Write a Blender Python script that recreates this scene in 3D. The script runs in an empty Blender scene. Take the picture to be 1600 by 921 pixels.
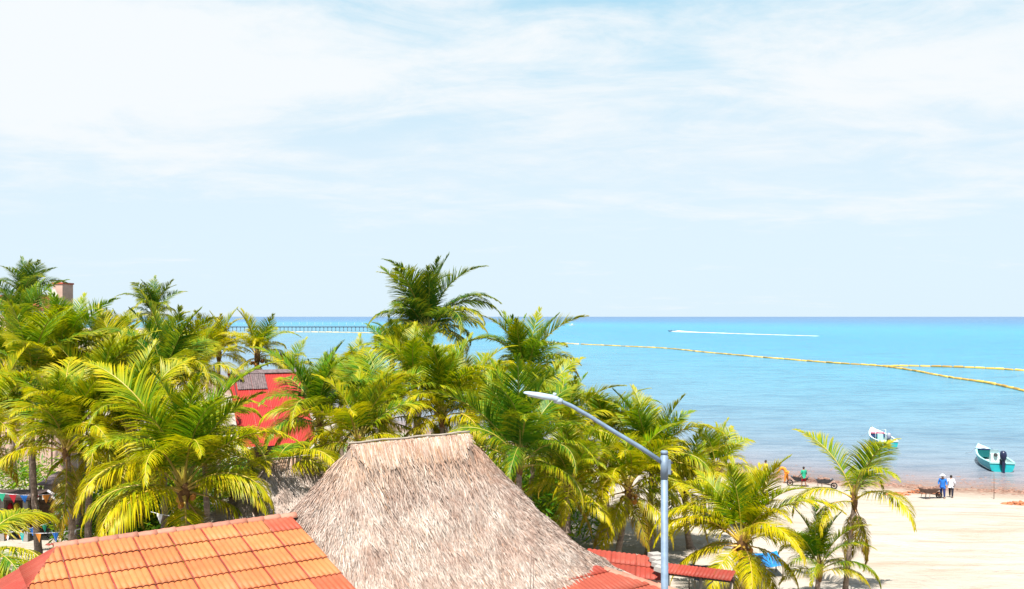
import bpy, bmesh, math, random
import numpy as np
from mathutils import Vector, Matrix, Euler

random.seed(7)
SC = bpy.context.scene
COL = SC.collection
R = math.radians

# ------------------------------------------------------------------ camera
CAM_Z = 13.0
F = 1400.0                      # focal length in photo pixels (1600 wide)
cam_d = bpy.data.cameras.new('camera')
cam_d.sensor_width = 36.0
cam_d.lens = 36.0 * F / 1600.0
cam_d.shift_y = 34.5 / 1600.0
cam_d.clip_start = 0.1
cam_d.clip_end = 200000.0
cam = bpy.data.objects.new('camera', cam_d)
cam.location = (0, 0, CAM_Z)
cam.rotation_euler = (R(90), 0, 0)
COL.objects.link(cam)
SC.camera = cam

def P(px, py, D):
    """place seen at photo pixel (px, py) standing D metres away"""
    return Vector(((px - 800.0) / F * D, D, CAM_Z - (py - 495.0) / F * D))

# ------------------------------------------------------------------ world, sun, exposure
SUN_EL, SUN_AZ = R(64), math.atan2(-0.30, -0.95)      # azimuth measured from +Y towards +X
SKY_STRENGTH = 0.060
world = bpy.data.worlds.new('World')
SC.world = world
world.use_nodes = True
nt = world.node_tree
nt.nodes.clear()
def wn(t, **kw):
    n = nt.nodes.new(t)
    for k, v in kw.items():
        setattr(n, k, v)
    return n
def wmath(op, a, b=None, clamp=False):
    n = wn('ShaderNodeMath', operation=op, use_clamp=clamp)
    for i, v in enumerate((a, b)):
        if v is None: continue
        if isinstance(v, (int, float)): n.inputs[i].default_value = v
        else: nt.links.new(v, n.inputs[i])
    return n.outputs[0]
def wmap(v, a, b, c=0.0, d=1.0, smooth=True):
    n = wn('ShaderNodeMapRange')
    if smooth: n.interpolation_type = 'SMOOTHSTEP'
    nt.links.new(v, n.inputs['Value'])
    for k, x in zip(('From Min', 'From Max', 'To Min', 'To Max'), (a, b, c, d)):
        n.inputs[k].default_value = x
    return n.outputs[0]
def wmix(f, a, b):
    n = wn('ShaderNodeMix', data_type='RGBA')
    if isinstance(f, (int, float)): n.inputs[0].default_value = f
    else: nt.links.new(f, n.inputs[0])
    for i, v in ((6, a), (7, b)):
        if isinstance(v, tuple): n.inputs[i].default_value = (*v, 1)
        else: nt.links.new(v, n.inputs[i])
    return n.outputs[2]
sky = wn('ShaderNodeTexSky', sky_type='NISHITA', sun_disc=False)
sky.sun_elevation = SUN_EL
sky.sun_rotation = SUN_AZ
sky.air_density = 1.0; sky.dust_density = 1.0; sky.ozone_density = 1.5
tc = wn('ShaderNodeTexCoord')
sep = wn('ShaderNodeSeparateXYZ'); nt.links.new(tc.outputs['Generated'], sep.inputs[0])
zc = wmath('MAXIMUM', sep.outputs[2], 0.0)
den = wmath('ADD', zc, 0.10)
cx_ = wmath('DIVIDE', sep.outputs[0], den)
cy_ = wmath('DIVIDE', sep.outputs[1], den)
com = wn('ShaderNodeCombineXYZ')
nt.links.new(cx_, com.inputs[0]); nt.links.new(cy_, com.inputs[1])
def wnoise(scale, detail, rough, loc, sc=(1, 1, 1), dist=0.0):
    m = wn('ShaderNodeMapping'); nt.links.new(com.outputs[0], m.inputs[0])
    m.inputs['Location'].default_value = loc; m.inputs['Scale'].default_value = sc
    n = wn('ShaderNodeTexNoise'); nt.links.new(m.outputs[0], n.inputs['Vector'])
    n.inputs['Scale'].default_value = scale; n.inputs['Detail'].default_value = detail
    n.inputs['Roughness'].default_value = rough; n.inputs['Distortion'].default_value = dist
    return n.outputs['Fac']
cl1 = wnoise(0.75, 9.0, 0.60, (3.1, 1.65, 0.0), (0.8, 1.0, 1), 0.5)
cl2 = wnoise(2.9, 9.0, 0.66, (7.0, 2.0, 0.0), (0.75, 1.0, 1), 0.6)
clm = wmath('ADD', wmath('MULTIPLY', cl1, 0.66), wmath('MULTIPLY', cl2, 0.34))
clm = wmath('ADD', clm, wmap(zc, 0.05, 0.26, -0.24, 0.03))
clm = wmath('ADD', clm, wmap(zc, 0.235, 0.35, 0.0, -0.15))
cmask = wmap(clm, 0.30, 0.53)
veil = wmap(zc, 0.0, 0.80, 0.98, 0.35)
veilcol = wmix(wmap(zc, 0.16, 0.36), (4.95, 5.95, 6.6), (3.2, 5.6, 6.7))
base = wmix(veil, sky.outputs[0], veilcol)
full = wmix(cmask, base, (6.05, 6.35, 6.55))
bg = wn('ShaderNodeBackground'); nt.links.new(full, bg.inputs[0])
bg.inputs[1].default_value = SKY_STRENGTH
wo = wn('ShaderNodeOutputWorld'); nt.links.new(bg.outputs[0], wo.inputs[0])

sun_d = bpy.data.lights.new('sun', 'SUN')
sun_d.energy = 5.0; sun_d.angle = R(0.53); sun_d.color = (1.0, 0.95, 0.86)
sun = bpy.data.objects.new('sun', sun_d)
sdir = Vector((math.sin(SUN_AZ) * math.cos(SUN_EL), math.cos(SUN_AZ) * math.cos(SUN_EL), math.sin(SUN_EL)))
sun.rotation_euler = sdir.to_track_quat('Z', 'Y').to_euler()
sun.location = (0, -20, 60)
COL.objects.link(sun)
SC.view_settings.view_transform = 'Standard'
SC.view_settings.look = 'None'
SC.view_settings.exposure = 1.35
SC.view_settings.gamma = 1.0
SC.view_settings.use_curve_mapping = False
SC.cycles.max_bounces = 6
SC.cycles.transparent_max_bounces = 6

# ------------------------------------------------------------------ helpers
def tag(o, label=None, cat=None, group=None, kind=None):
    if label: o['label'] = label
    if cat: o['category'] = cat
    if group: o['group'] = group
    if kind: o['kind'] = kind
    return o
def empty(name, loc=(0, 0, 0), rz=0.0, label=None, cat=None, group=None):
    o = bpy.data.objects.new(name, None)
    o.empty_display_size = 0.3
    o.location = loc; o.rotation_euler = (0, 0, rz)
    COL.objects.link(o)
    return tag(o, label, cat, group)
def link(name, me, parent=None, loc=(0, 0, 0), rot=(0, 0, 0), scale=(1, 1, 1)):
    o = bpy.data.objects.new(name, me)
    o.location = loc; o.rotation_euler = rot; o.scale = scale
    if parent: o.parent = parent
    COL.objects.link(o)
    return o

class MB:
    def __init__(s): s.v = []; s.f = []; s.m = []; s.sm = []
    def add(s, vs, fs, mi=0, smooth=False):
        b = len(s.v); s.v += [tuple(v) for v in vs]
        for f in fs:
            s.f.append(tuple(i + b for i in f)); s.m.append(mi); s.sm.append(smooth)
        return s
    def box(s, c, size, rot=None, mi=0, taper=(1, 1)):
        hx, hy, hz = size[0] / 2, size[1] / 2, size[2] / 2
        M = rot if rot else Matrix.Identity(3)
        vs = []
        for z in (-1, 1):
            tx, ty = taper if z > 0 else (1, 1)
            for x, y in ((-1, -1), (1, -1), (1, 1), (-1, 1)):
                vs.append(Vector(c) + M @ Vector((x * hx * tx, y * hy * ty, z * hz)))
        return s.add(vs, [(3, 2, 1, 0), (4, 5, 6, 7), (0, 1, 5, 4), (1, 2, 6, 5), (2, 3, 7, 6), (3, 0, 4, 7)], mi)
    def tube(s, pts, rad, n=8, mi=0, cap=True, smooth=True):
        pts = [Vector(p) for p in pts]
        if not hasattr(rad, '__len__'): rad = [rad] * len(pts)
        vs = []; prev = None
        for i, p in enumerate(pts):
            t = (pts[min(i + 1, len(pts) - 1)] - pts[max(i - 1, 0)])
            t = t.normalized() if t.length > 1e-9 else Vector((0, 0, 1))
            if prev is None:
                a = Vector((0, 0, 1)) if abs(t.z) < 0.9 else Vector((1, 0, 0))
                u = t.cross(a).normalized()
            else:
                u = (prev - t * prev.dot(t)).normalized()
            prev = u; w = t.cross(u)
            for k in range(n):
                a = 2 * math.pi * k / n
                vs.append(p + (u * math.cos(a) + w * math.sin(a)) * rad[i])
        fs = []
        for i in range(len(pts) - 1):
            for k in range(n):
                k2 = (k + 1) % n
                fs.append((i * n + k, i * n + k2, (i + 1) * n + k2, (i + 1) * n + k))
        s.add(vs, fs, mi, smooth)
        if cap:
            b = len(s.v) - len(vs)
            s.f.append(tuple(b + k for k in reversed(range(n)))); s.m.append(mi); s.sm.append(False)
            e = b + (len(pts) - 1) * n
            s.f.append(tuple(e + k for k in range(n))); s.m.append(mi); s.sm.append(False)
        return s
    def ball(s, c, r, nu=10, nv=7, mi=0):
        rx, ry, rz = r if hasattr(r, '__len__') else (r, r, r)
        vs = [(c[0], c[1], c[2] + rz)]
        for j in range(1, nv):
            t = math.pi * j / nv
            for i in range(nu):
                a = 2 * math.pi * i / nu
                vs.append((c[0] + rx * math.sin(t) * math.cos(a), c[1] + ry * math.sin(t) * math.sin(a), c[2] + rz * math.cos(t)))
        vs.append((c[0], c[1], c[2] - rz))
        fs = [(0, 1 + i, 1 + (i + 1) % nu) for i in range(nu)]
        for j in range(nv - 2):
            for i in range(nu):
                a = 1 + j * nu; fs.append((a + i, a + nu + i, a + nu + (i + 1) % nu, a + (i + 1) % nu))
        a = 1 + (nv - 2) * nu; L = len(vs) - 1
        fs += [(a + i, L, a + (i + 1) % nu) for i in range(nu)]
        return s.add(vs, fs, mi, True)
    def mesh(s, name, mats):
        me = bpy.data.meshes.new(name)
        me.from_pydata(s.v, [], s.f)
        if not isinstance(mats, (list, tuple)): mats = [mats]
        for m in mats: me.materials.append(m)
        me.polygons.foreach_set('material_index', s.m)
        me.polygons.foreach_set('use_smooth', s.sm)
        me.update()
        return me
    def build(s, name, mats, parent=None, **kw):
        return link(name, s.mesh(name, mats), parent, **kw)

# ------------------------------------------------------------------ materials
class NT:
    def __init__(s, m): s.t = m.node_tree
    def n(s, t, **kw):
        n = s.t.nodes.new(t)
        for k, v in kw.items(): setattr(n, k, v)
        return n
    def l(s, a, b): s.t.links.new(a, b)
    def put(s, sock, v):
        if hasattr(v, 'is_output') or hasattr(v, 'links'): s.l(v, sock)
        elif isinstance(v, tuple): sock.default_value = (*v, 1) if len(v) == 3 else v
        else: sock.default_value = v
    def math(s, op, a, b=None, clamp=False):
        n = s.n('ShaderNodeMath', operation=op, use_clamp=clamp)
        s.put(n.inputs[0], a)
        if b is not None: s.put(n.inputs[1], b)
        return n.outputs[0]
    def mix(s, f, a, b, mode='MIX'):
        n = s.n('ShaderNodeMix', data_type='RGBA', blend_type=mode)
        s.put(n.inputs[0], f); s.put(n.inputs[6], a); s.put(n.inputs[7], b)
        return n.outputs[2]
    def noise(s, vec, scale, detail=4.0, rough=0.55, sc=None, dist=0.0):
        if sc is not None:
            m = s.n('ShaderNodeMapping'); s.l(vec, m.inputs[0]); m.inputs['Scale'].default_value = sc; vec = m.outputs[0]
        n = s.n('ShaderNodeTexNoise'); s.l(vec, n.inputs['Vector'])
        n.inputs['Scale'].default_value = scale; n.inputs['Detail'].default_value = detail
        n.inputs['Roughness'].default_value = rough; n.inputs['Distortion'].default_value = dist
        return n.outputs['Fac']
    def rng(s, v, a, b, c=0.0, d=1.0):
        n = s.n('ShaderNodeMapRange'); s.l(v, n.inputs['Value'])
        for k, x in zip(('From Min', 'From Max', 'To Min', 'To Max'), (a, b, c, d)): s.put(n.inputs[k], x)
        return n.outputs[0]
    def ramp(s, v, stops, interp='LINEAR'):
        n = s.n('ShaderNodeValToRGB'); s.l(v, n.inputs[0]); e = n.color_ramp.elements; n.color_ramp.interpolation = interp
        while len(e) < len(stops): e.new(0.5)
        for i, (p, c) in enumerate(stops): e[i].position = p; e[i].color = (*c, 1)
        return n.outputs[0]
    def bump(s, h, strength, dist):
        n = s.n('ShaderNodeBump'); s.l(h, n.inputs['Height']); s.put(n.inputs['Strength'], strength); n.inputs['Distance'].default_value = dist
        return n.outputs[0]
def newmat(name):
    m = bpy.data.materials.new(name); m.use_nodes = True
    t = NT(m); b = m.node_tree.nodes['Principled BSDF']
    return m, t, b
def mat(name, c, rough=0.6, var=0.18, scale=6.0, bump=0.0, metal=0.0, spec=0.3, objvar=0.0, dirt=None, dirt_amt=0.35):
    m, t, b = newmat(name)
    tc = t.n('ShaderNodeTexCoord').outputs['Object']
    f = t.noise(tc, scale, 6.0, 0.6)
    c = tuple(x * 0.72 for x in c)
    lo = tuple(x * (1 - var) for x in c); hi = tuple(min(1, x * (1 + var)) for x in c)
    col = t.mix(t.rng(f, 0.3, 0.7), lo, hi)
    if dirt:
        g = t.noise(tc, scale * 0.35, 7.0, 0.65)
        col = t.mix(t.math('MULTIPLY', t.rng(g, 0.48, 0.68), dirt_amt, True), col, dirt)
    if objvar:
        oi = t.n('ShaderNodeObjectInfo').outputs['Random']
        hs = t.n('ShaderNodeHueSaturation'); t.l(col, hs.inputs['Color'])
        t.l(t.rng(oi, 0, 1, 1 - objvar, 1 + objvar), hs.inputs['Value']); col = hs.outputs[0]
    t.l(col, b.inputs['Base Color'])
    b.inputs['Roughness'].default_value = rough; b.inputs['Metallic'].default_value = metal
    b.inputs['Specular IOR Level'].default_value = spec
    if bump: t.l(t.bump(t.noise(tc, scale * 4, 5.0, 0.6), bump, 0.02), b.inputs['Normal'])
    return m

M = {}
M['galv'] = mat('galvanised_steel', (0.17, 0.245, 0.35), 0.55, 0.2, 9, 0.05, 0.1, 0.4, dirt=(0.12, 0.13, 0.14))
M['lamp_grey'] = mat('lamp_grey_paint', (0.38, 0.47, 0.56), 0.4, 0.08, 9)
M['glass_lens'] = mat('lamp_lens', (0.6, 0.65, 0.7), 0.15, 0.05)
M['bolt'] = mat('bolt_steel', (0.12, 0.12, 0.14), 0.4, 0.1, metal=0.8)
M['turq'] = mat('turquoise_paint', (0.02, 0.42, 0.47), 0.35, 0.12, 3, dirt=(0.04, 0.2, 0.2))
M['boatwhite'] = mat('white_gelcoat', (0.62, 0.76, 0.76), 0.35, 0.06, 3, dirt=(0.45, 0.5, 0.45))
M['boatmint'] = mat('mint_gelcoat', (0.35, 0.72, 0.70), 0.4, 0.08, 3)
M['teal'] = mat('dark_teal_paint', (0.006, 0.12, 0.13), 0.4, 0.1, 3)
M['motor'] = mat('outboard_navy', (0.012, 0.018, 0.06), 0.3, 0.15, 3, spec=0.5)
M['motor_grey'] = mat('outboard_grey', (0.30, 0.33, 0.42), 0.35, 0.1)
M['pinkred'] = mat('faded_red_paint', (0.65, 0.18, 0.28), 0.5)
M['windscreen'] = mat('windscreen_glass', (0.35, 0.5, 0.55), 0.05, 0.02, spec=0.6)
M['boom'] = mat('yellow_float', (0.56, 0.36, 0.06), 0.55, 0.2, 2, objvar=0.45, dirt=(0.25, 0.13, 0.03), dirt_amt=0.6)
M['boom_pale'] = mat('pale_float', (0.58, 0.46, 0.27), 0.6, 0.15, 2, objvar=0.2)
M['pier'] = mat('pier_concrete', (0.12, 0.17, 0.22), 0.8, 0.15, 0.4)
M['pierwhite'] = mat('pier_white_paint', (0.75, 0.8, 0.82), 0.6, 0.05)
M['foam'] = mat('foam', (0.85, 0.9, 0.92), 0.8, 0.05)
M['wood'] = mat('weathered_wood', (0.16, 0.10, 0.065), 0.85, 0.35, 5, 0.3)
M['greywood'] = mat('grey_wood', (0.34, 0.29, 0.24), 0.85, 0.25, 5, 0.3)
M['darkwood'] = mat('dark_wood', (0.05, 0.03, 0.025), 0.8, 0.3, 5, 0.2)
M['concrete'] = mat('concrete', (0.36, 0.34, 0.32), 0.9, 0.15, 3, 0.3, dirt=(0.15, 0.13, 0.12))
M['plaster_pink'] = mat('pink_plaster', (0.58, 0.40, 0.34), 0.9, 0.12, 1.5, 0.1, dirt=(0.3, 0.2, 0.17))
M['plaster_white'] = mat('white_plaster', (0.72, 0.70, 0.66), 0.9, 0.08, 1.5, 0.1, dirt=(0.4, 0.37, 0.33))
M['terracotta'] = mat('terracotta_red', (0.42, 0.085, 0.05), 0.75, 0.2, 3, 0.1, objvar=0.22, dirt=(0.28, 0.11, 0.08))
M['coconut'] = mat('coconut_husk', (0.48, 0.19, 0.03), 0.5, 0.3, 4, objvar=0.3)
M['fibre'] = mat('palm_fibre', (0.17, 0.085, 0.03), 0.9, 0.4, 9, 0.4)
M['tarp'] = mat('blue_tarp', (0.01, 0.22, 0.62), 0.45, 0.15, 2, 0.15)
M['navy_tarp'] = mat('navy_tarp', (0.03, 0.06, 0.18), 0.5, 0.2, 2)
M['rubber'] = mat('black_rubber', (0.02, 0.02, 0.022), 0.8, 0.2)
M['steel_dark'] = mat('dark_steel', (0.10, 0.10, 0.12), 0.5, 0.25, 4, metal=0.5)
M['rust'] = mat('rusty_steel', (0.17, 0.10, 0.08), 0.7, 0.3, 5)
M['skin'] = mat('skin', (0.30, 0.15, 0.09), 0.6, 0.05)
M['hair'] = mat('dark_hair', (0.015, 0.012, 0.012), 0.6, 0.1)
def cloth(n, c): 
    M[n] = mat(n, c, 0.85, 0.1, 8); return M[n]
cloth('cloth_blue', (0.02, 0.16, 0.58)); cloth('cloth_navy', (0.02, 0.035, 0.16)); cloth('cloth_white', (0.72, 0.72, 0.78))
cloth('cloth_black', (0.015, 0.015, 0.03)); cloth('cloth_green', (0.02, 0.34, 0.20)); cloth('cloth_red', (0.42, 0.015, 0.03))
cloth('cloth_orange', (0.75, 0.26, 0.03)); cloth('cloth_yellow', (0.8, 0.6, 0.05)); cloth('cloth_cyan', (0.02, 0.55, 0.6))
cloth('cloth_tan', (0.45, 0.32, 0.2))

# palm leaf: Object Info colour R = yellowness, G = dryness, B = blue-green darkness
def leaf_material():
    m, t, b = newmat('palm_leaflet')
    at = t.n('ShaderNodeAttribute', attribute_name='leaf'); s = t.n('ShaderNodeSeparateColor'); t.l(at.outputs['Color'], s.inputs[0])
    oi = t.n('ShaderNodeObjectInfo'); so = t.n('ShaderNodeSeparateColor'); t.l(oi.outputs['Color'], so.inputs[0])
    along, out, rnd = s.outputs[0], s.outputs[1], s.outputs[2]
    g = t.mix(rnd, (0.036, 0.150, 0.002), (0.120, 0.300, 0.002))
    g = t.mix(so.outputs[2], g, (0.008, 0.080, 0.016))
    yl = t.mix(rnd, (0.36, 0.335, 0.001), (0.50, 0.385, 0.002))
    fy = t.math('ADD', so.outputs[0], t.math('MULTIPLY', t.math('SUBTRACT', t.math('ADD', out, rnd), 0.95), 0.50))
    fy = t.math('ADD', fy, t.math('MULTIPLY', t.math('SUBTRACT', along, 0.5), 0.3))
    fy = t.rng(fy, 0.12, 0.95); 
    fyc = t.math('MULTIPLY', fy, 1.0, True)
    c = t.mix(fyc, g, yl)
    dryf = t.math('ADD', so.outputs[1], t.math('MULTIPLY', t.math('SUBTRACT', t.math('MULTIPLY', out, rnd), 0.75), 0.9), True)
    c = t.mix(dryf, c, (0.30, 0.12, 0.02))
    t.l(c, b.inputs['Base Color'])
    b.inputs['Roughness'].default_value = 0.45; b.inputs['Specular IOR Level'].default_value = 0.22
    tr = t.n('ShaderNodeBsdfTranslucent')
    t.l(t.mix(0.25, c, (0.36, 0.42, 0.0)), tr.inputs[0])
    mx = t.n('ShaderNodeMixShader'); mx.inputs[0].default_value = 0.42
    t.l(b.outputs[0], mx.inputs[1]); t.l(tr.outputs[0], mx.inputs[2])
    t.l(mx.outputs[0], m.node_tree.nodes['Material Output'].inputs['Surface'])
    return m
M['leaf'] = leaf_material()
def rachis_material():
    m, t, b = newmat('palm_midrib')
    oi = t.n('ShaderNodeObjectInfo'); so = t.n('ShaderNodeSeparateColor'); t.l(oi.outputs['Color'], so.inputs[0])
    c = t.mix(so.outputs[0], (0.16, 0.20, 0.02), (0.42, 0.27, 0.03)); c = t.mix(so.outputs[1], c, (0.33, 0.17, 0.06))
    t.l(c, b.inputs['Base Color']); b.inputs['Roughness'].default_value = 0.45
    return m
M['rachis'] = rachis_material()
def trunk_material():
    m, t, b = newmat('palm_bark')
    tc = t.n('ShaderNodeTexCoord').outputs['Object']
    f = t.noise(tc, 3.0, 7.0, 0.6, (1, 1, 3.0)); f2 = t.noise(tc, 14.0, 5.0, 0.6)
    c = t.ramp(f, [(0.3, (0.09, 0.055, 0.04)), (0.5, (0.20, 0.14, 0.11)), (0.72, (0.36, 0.28, 0.23))])
    t.l(t.mix(0.3, c, t.ramp(f2, [(0.3, (0.06, 0.04, 0.03)), (0.7, (0.38, 0.3, 0.25))])), b.inputs['Base Color'])
    b.inputs['Roughness'].default_value = 0.9
    t.l(t.bump(f2, 0.5, 0.02), b.inputs['Normal'])
    return m
M['trunk'] = trunk_material()

# ------------------------------------------------------------------ shoreline
SHORE = np.array([(-9000, 2600), (-3000, 1500), (-420, 1000), (-318, 830), (-190, 500), (-110, 270), (-45, 150), (-12, 104), (4, 88.5),
                  (13, 79.5), (22.8, 72.3), (30, 69.2), (37.5, 66.9), (50, 63.5), (90, 54), (200, 20), (900, -300)], float)
def shore_dist(x, y):
    """signed distance to the waterline, positive on land"""
    x = np.asarray(x, float); y = np.asarray(y, float)
    best = np.full(x.shape, 1e18); sgn = np.ones(x.shape)
    for (ax, ay), (bx, by) in zip(SHORE[:-1], SHORE[1:]):
        dx, dy = bx - ax, by - ay; L2 = dx * dx + dy * dy
        t = np.clip(((x - ax) * dx + (y - ay) * dy) / L2, 0, 1)
        d2 = (x - ax - t * dx) ** 2 + (y - ay - t * dy) ** 2
        cr = dx * (y - ay) - dy * (x - ax)           # >0 left of the line = sea
        m = d2 < best
        best = np.where(m, d2, best); sgn = np.where(m, np.where(cr > 0, -1.0, 1.0), sgn)
    return np.sqrt(best) * sgn
def ground_z(x, y):
    s = shore_dist(x, y)
    z = np.where(s < 0, np.maximum(0.05 * s, -3.0), 0.065 * s)
    z = np.where(s > 17, 1.105 + 0.10 * np.tanh((s - 17) / 20.0), z)
    return z + 0.05 * np.sin(x * 0.55 + 1.3 * np.sin(y * 0.31)) * np.cos(y * 0.47) * np.clip(s / 4, 0, 1)
def gz(x, y): return float(ground_z(np.array([x]), np.array([y]))[0])

def lines(dense, lo, hi):
    a, b, st = dense
    mid = list(np.arange(a, b + st / 2, st)); up = []; dn = []; w = st; p = mid[-1]
    while p < hi: w *= 1.16; p = min(p + w, hi); up.append(p)
    w = st; p = mid[0]
    while p > lo: w *= 1.16; p = max(p - w, lo); dn.append(p)
    return np.array(dn[::-1] + mid + up)
def sheet(name, xs, ys, zfun, m, attr=None):
    X, Y = np.meshgrid(xs, ys); nx, ny = len(xs), len(ys)
    Z = zfun(X.ravel(), Y.ravel())
    v = np.stack([X.ravel(), Y.ravel(), Z], 1)
    i = np.arange(nx * ny).reshape(ny, nx)
    q = np.stack([i[:-1, :-1].ravel(), i[:-1, 1:].ravel(), i[1:, 1:].ravel(), i[1:, :-1].ravel()], 1)
    me = bpy.data.meshes.new(name)
    me.vertices.add(len(v)); me.vertices.foreach_set('co', v.ravel())
    me.loops.add(q.size); me.loops.foreach_set('vertex_index', q.ravel().astype(np.int32))
    me.polygons.add(len(q)); me.polygons.foreach_set('loop_start', np.arange(0, q.size, 4, dtype=np.int32))
    me.update(calc_edges=True); me.validate()
    me.polygons.foreach_set('use_smooth', np.ones(len(me.polygons), bool))
    if attr:
        a = me.attributes.new(attr[0], 'FLOAT', 'POINT'); a.data.foreach_set('value', attr[1](X.ravel(), Y.ravel()).astype(np.float32))
    me.materials.append(m)
    return tag(link(name, me), kind='structure')

def sand_material():
    m, t, b = newmat('beach_sand')
    tc = t.n('ShaderNodeTexCoord').outputs['Object']
    s = t.n('ShaderNodeAttribute', attribute_name='shore').outputs['Fac']
    f1 = t.noise(tc, 0.22, 6.0, 0.6, (0.6, 1.6, 1)); f2 = t.noise(tc, 2.2, 7.0, 0.65); f3 = t.noise(tc, 0.6, 5.0, 0.6, (0.35, 2.2, 1), 0.6)
    c = t.mix(t.rng(f1, 0.35, 0.7), (0.325, 0.295, 0.262), (0.28, 0.245, 0.21))
    c = t.mix(t.math('MULTIPLY', t.rng(f3, 0.48, 0.68), 0.6, True), c, (0.22, 0.165, 0.115))
    c = t.mix(t.math('MULTIPLY', t.rng(f2, 0.52, 0.75), 0.25, True), c, (0.23, 0.18, 0.13))
    wob = t.math('ADD', s, t.math('MULTIPLY', t.math('SUBTRACT', f3, 0.5), 3.0))
    weed = t.math('MULTIPLY', t.rng(wob, 4.6, 1.6), t.rng(f2, 0.36, 0.56), True)
    c = t.mix(t.math('MULTIPLY', t.rng(wob, 6.5, 2.0), 0.5, True), c, (0.22, 0.145, 0.105))
    c = t.mix(t.math('MULTIPLY', weed, 0.75, True), c, (0.13, 0.06, 0.04))
    t.l(c, b.inputs['Base Color']); b.inputs['Roughness'].default_value = 0.95; b.inputs['Specular IOR Level'].default_value = 0.1
    h = t.math('ADD', t.noise(tc, 1.6, 6.0, 0.6), t.math('MULTIPLY', f2, 0.4))
    vo = t.n('ShaderNodeTexVoronoi'); t.l(tc, vo.inputs['Vector']); vo.inputs['Scale'].default_value = 1.5
    h = t.math('ADD', h, t.math('MULTIPLY', t.rng(vo.outputs['Distance'], 0.0, 0.28), 0.35))
    t.l(t.bump(h, 0.8, 0.22), b.inputs['Normal'])
    return m
sheet('beach_sand', lines((-24, 62, 1.0), -9000, 900), lines((22, 92, 1.0), -60, 2600), ground_z, sand_material(),
      ('shore', lambda x, y: np.clip(shore_dist(x, y), -50, 60)))

def sea_material():
    m, t, b = newmat('sea_water')
    tc = t.n('ShaderNodeTexCoord').outputs['Object']
    d = t.n('ShaderNodeAttribute', attribute_name='offshore').outputs['Fac']      # log10(metres from the waterline)/4
    f1 = t.noise(tc, 0.012, 5.0, 0.6, (0.5, 1.4, 1), 0.4); f2 = t.noise(tc, 0.09, 6.0, 0.6, (0.45, 1.6, 1))
    dd = t.math('ADD', d, t.math('MULTIPLY', t.math('SUBTRACT', f1, 0.5), 0.055))
    dd = t.math('ADD', dd, t.math('MULTIPLY', t.math('SUBTRACT', f2, 0.5), 0.04))
    c = t.ramp(dd, [(0.0, (0.175, 0.115, 0.095)), (0.14, (0.180, 0.150, 0.160)), (0.27, (0.140, 0.175, 0.220)), (0.40, (0.090, 0.185, 0.255)), (0.50, (0.056, 0.195, 0.28)),
                    (0.575, (0.024, 0.195, 0.295)), (0.64, (0.004, 0.180, 0.295)), (0.705, (0.000, 0.205, 0.33)), (0.755, (0.000, 0.165, 0.305)), (0.805, (0.000, 0.120, 0.265)), (0.95, (0.000, 0.085, 0.225))])
    f3 = t.noise(tc, 0.30, 7.0, 0.68, (0.75, 1.8, 1), 0.4); f4 = t.noise(tc, 0.045, 8.0, 0.70, (0.8, 2.0, 1), 0.5)
    st = t.math('ADD', t.math('MULTIPLY', t.rng(f3, 0.46, 0.62), 0.50, True), t.math('MULTIPLY', t.rng(f4, 0.46, 0.62), 0.45, True), True)
    c = t.mix(st, c, t.mix(1.0, c, (0.42, 0.55, 0.66), 'MULTIPLY'))  # dark side of ripples painted into the water colour as streaks
    t.l(c, b.inputs['Base Color'])
    b.inputs['Roughness'].default_value = 0.22; b.inputs['Specular IOR Level'].default_value = 0.18; b.inputs['IOR'].default_value = 1.33
    w1 = t.noise(tc, 0.55, 5.0, 0.62, (0.45, 1.35, 1), 0.5); w2 = t.noise(tc, 2.3, 4.0, 0.6, (0.5, 1.3, 1), 0.3)
    h = t.math('ADD', w1, t.math('MULTIPLY', w2, 0.25))
    t.l(t.bump(h, 0.8, 0.6), b.inputs['Normal'])
    return m
sheet('sea', lines((-30, 70, 2.0), -60000, 60000), lines((50, 160, 2.0), -400, 90000), lambda x, y: np.zeros(x.shape), sea_material(),
      ('offshore', lambda x, y: np.log10(np.maximum(-shore_dist(x, y), 1.0)) / 4.0))

# ------------------------------------------------------------------ thatched palapa
RD = Vector((0.80, 0.60, 0)); ND = Vector((0.60, -0.80, 0))      # along the ridge / towards the front
def thatch_attr(me, cols):
    a = me.color_attributes.new('straw', 'FLOAT_COLOR', 'POINT')
    a.data.foreach_set('color', np.asarray(cols, np.float32).ravel())
def thatch_material():
    m, t, b = newmat('thatch_straw')
    at = t.n('ShaderNodeAttribute', attribute_name='straw')
    tc = t.n('ShaderNodeTexCoord').outputs['Object']
    f = t.noise(tc, 1.1, 6.0, 0.65)
    c = t.mix(t.rng(f, 0.38, 0.66), at.outputs['Color'], t.mix(1.0, at.outputs['Color'], (0.74, 0.62, 0.58), 'MULTIPLY'))
    t.l(c, b.inputs['Base Color']); b.inputs['Roughness'].default_value = 0.85; b.inputs['Specular IOR Level'].default_value = 0.15
    return m
M['thatch'] = thatch_material()
M['thatch_under'] = mat('thatch_underlayer', (0.22, 0.165, 0.135), 0.95, 0.4, 4, 0.5)  # dark brown puts the shade of gaps between straws into the colour
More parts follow.
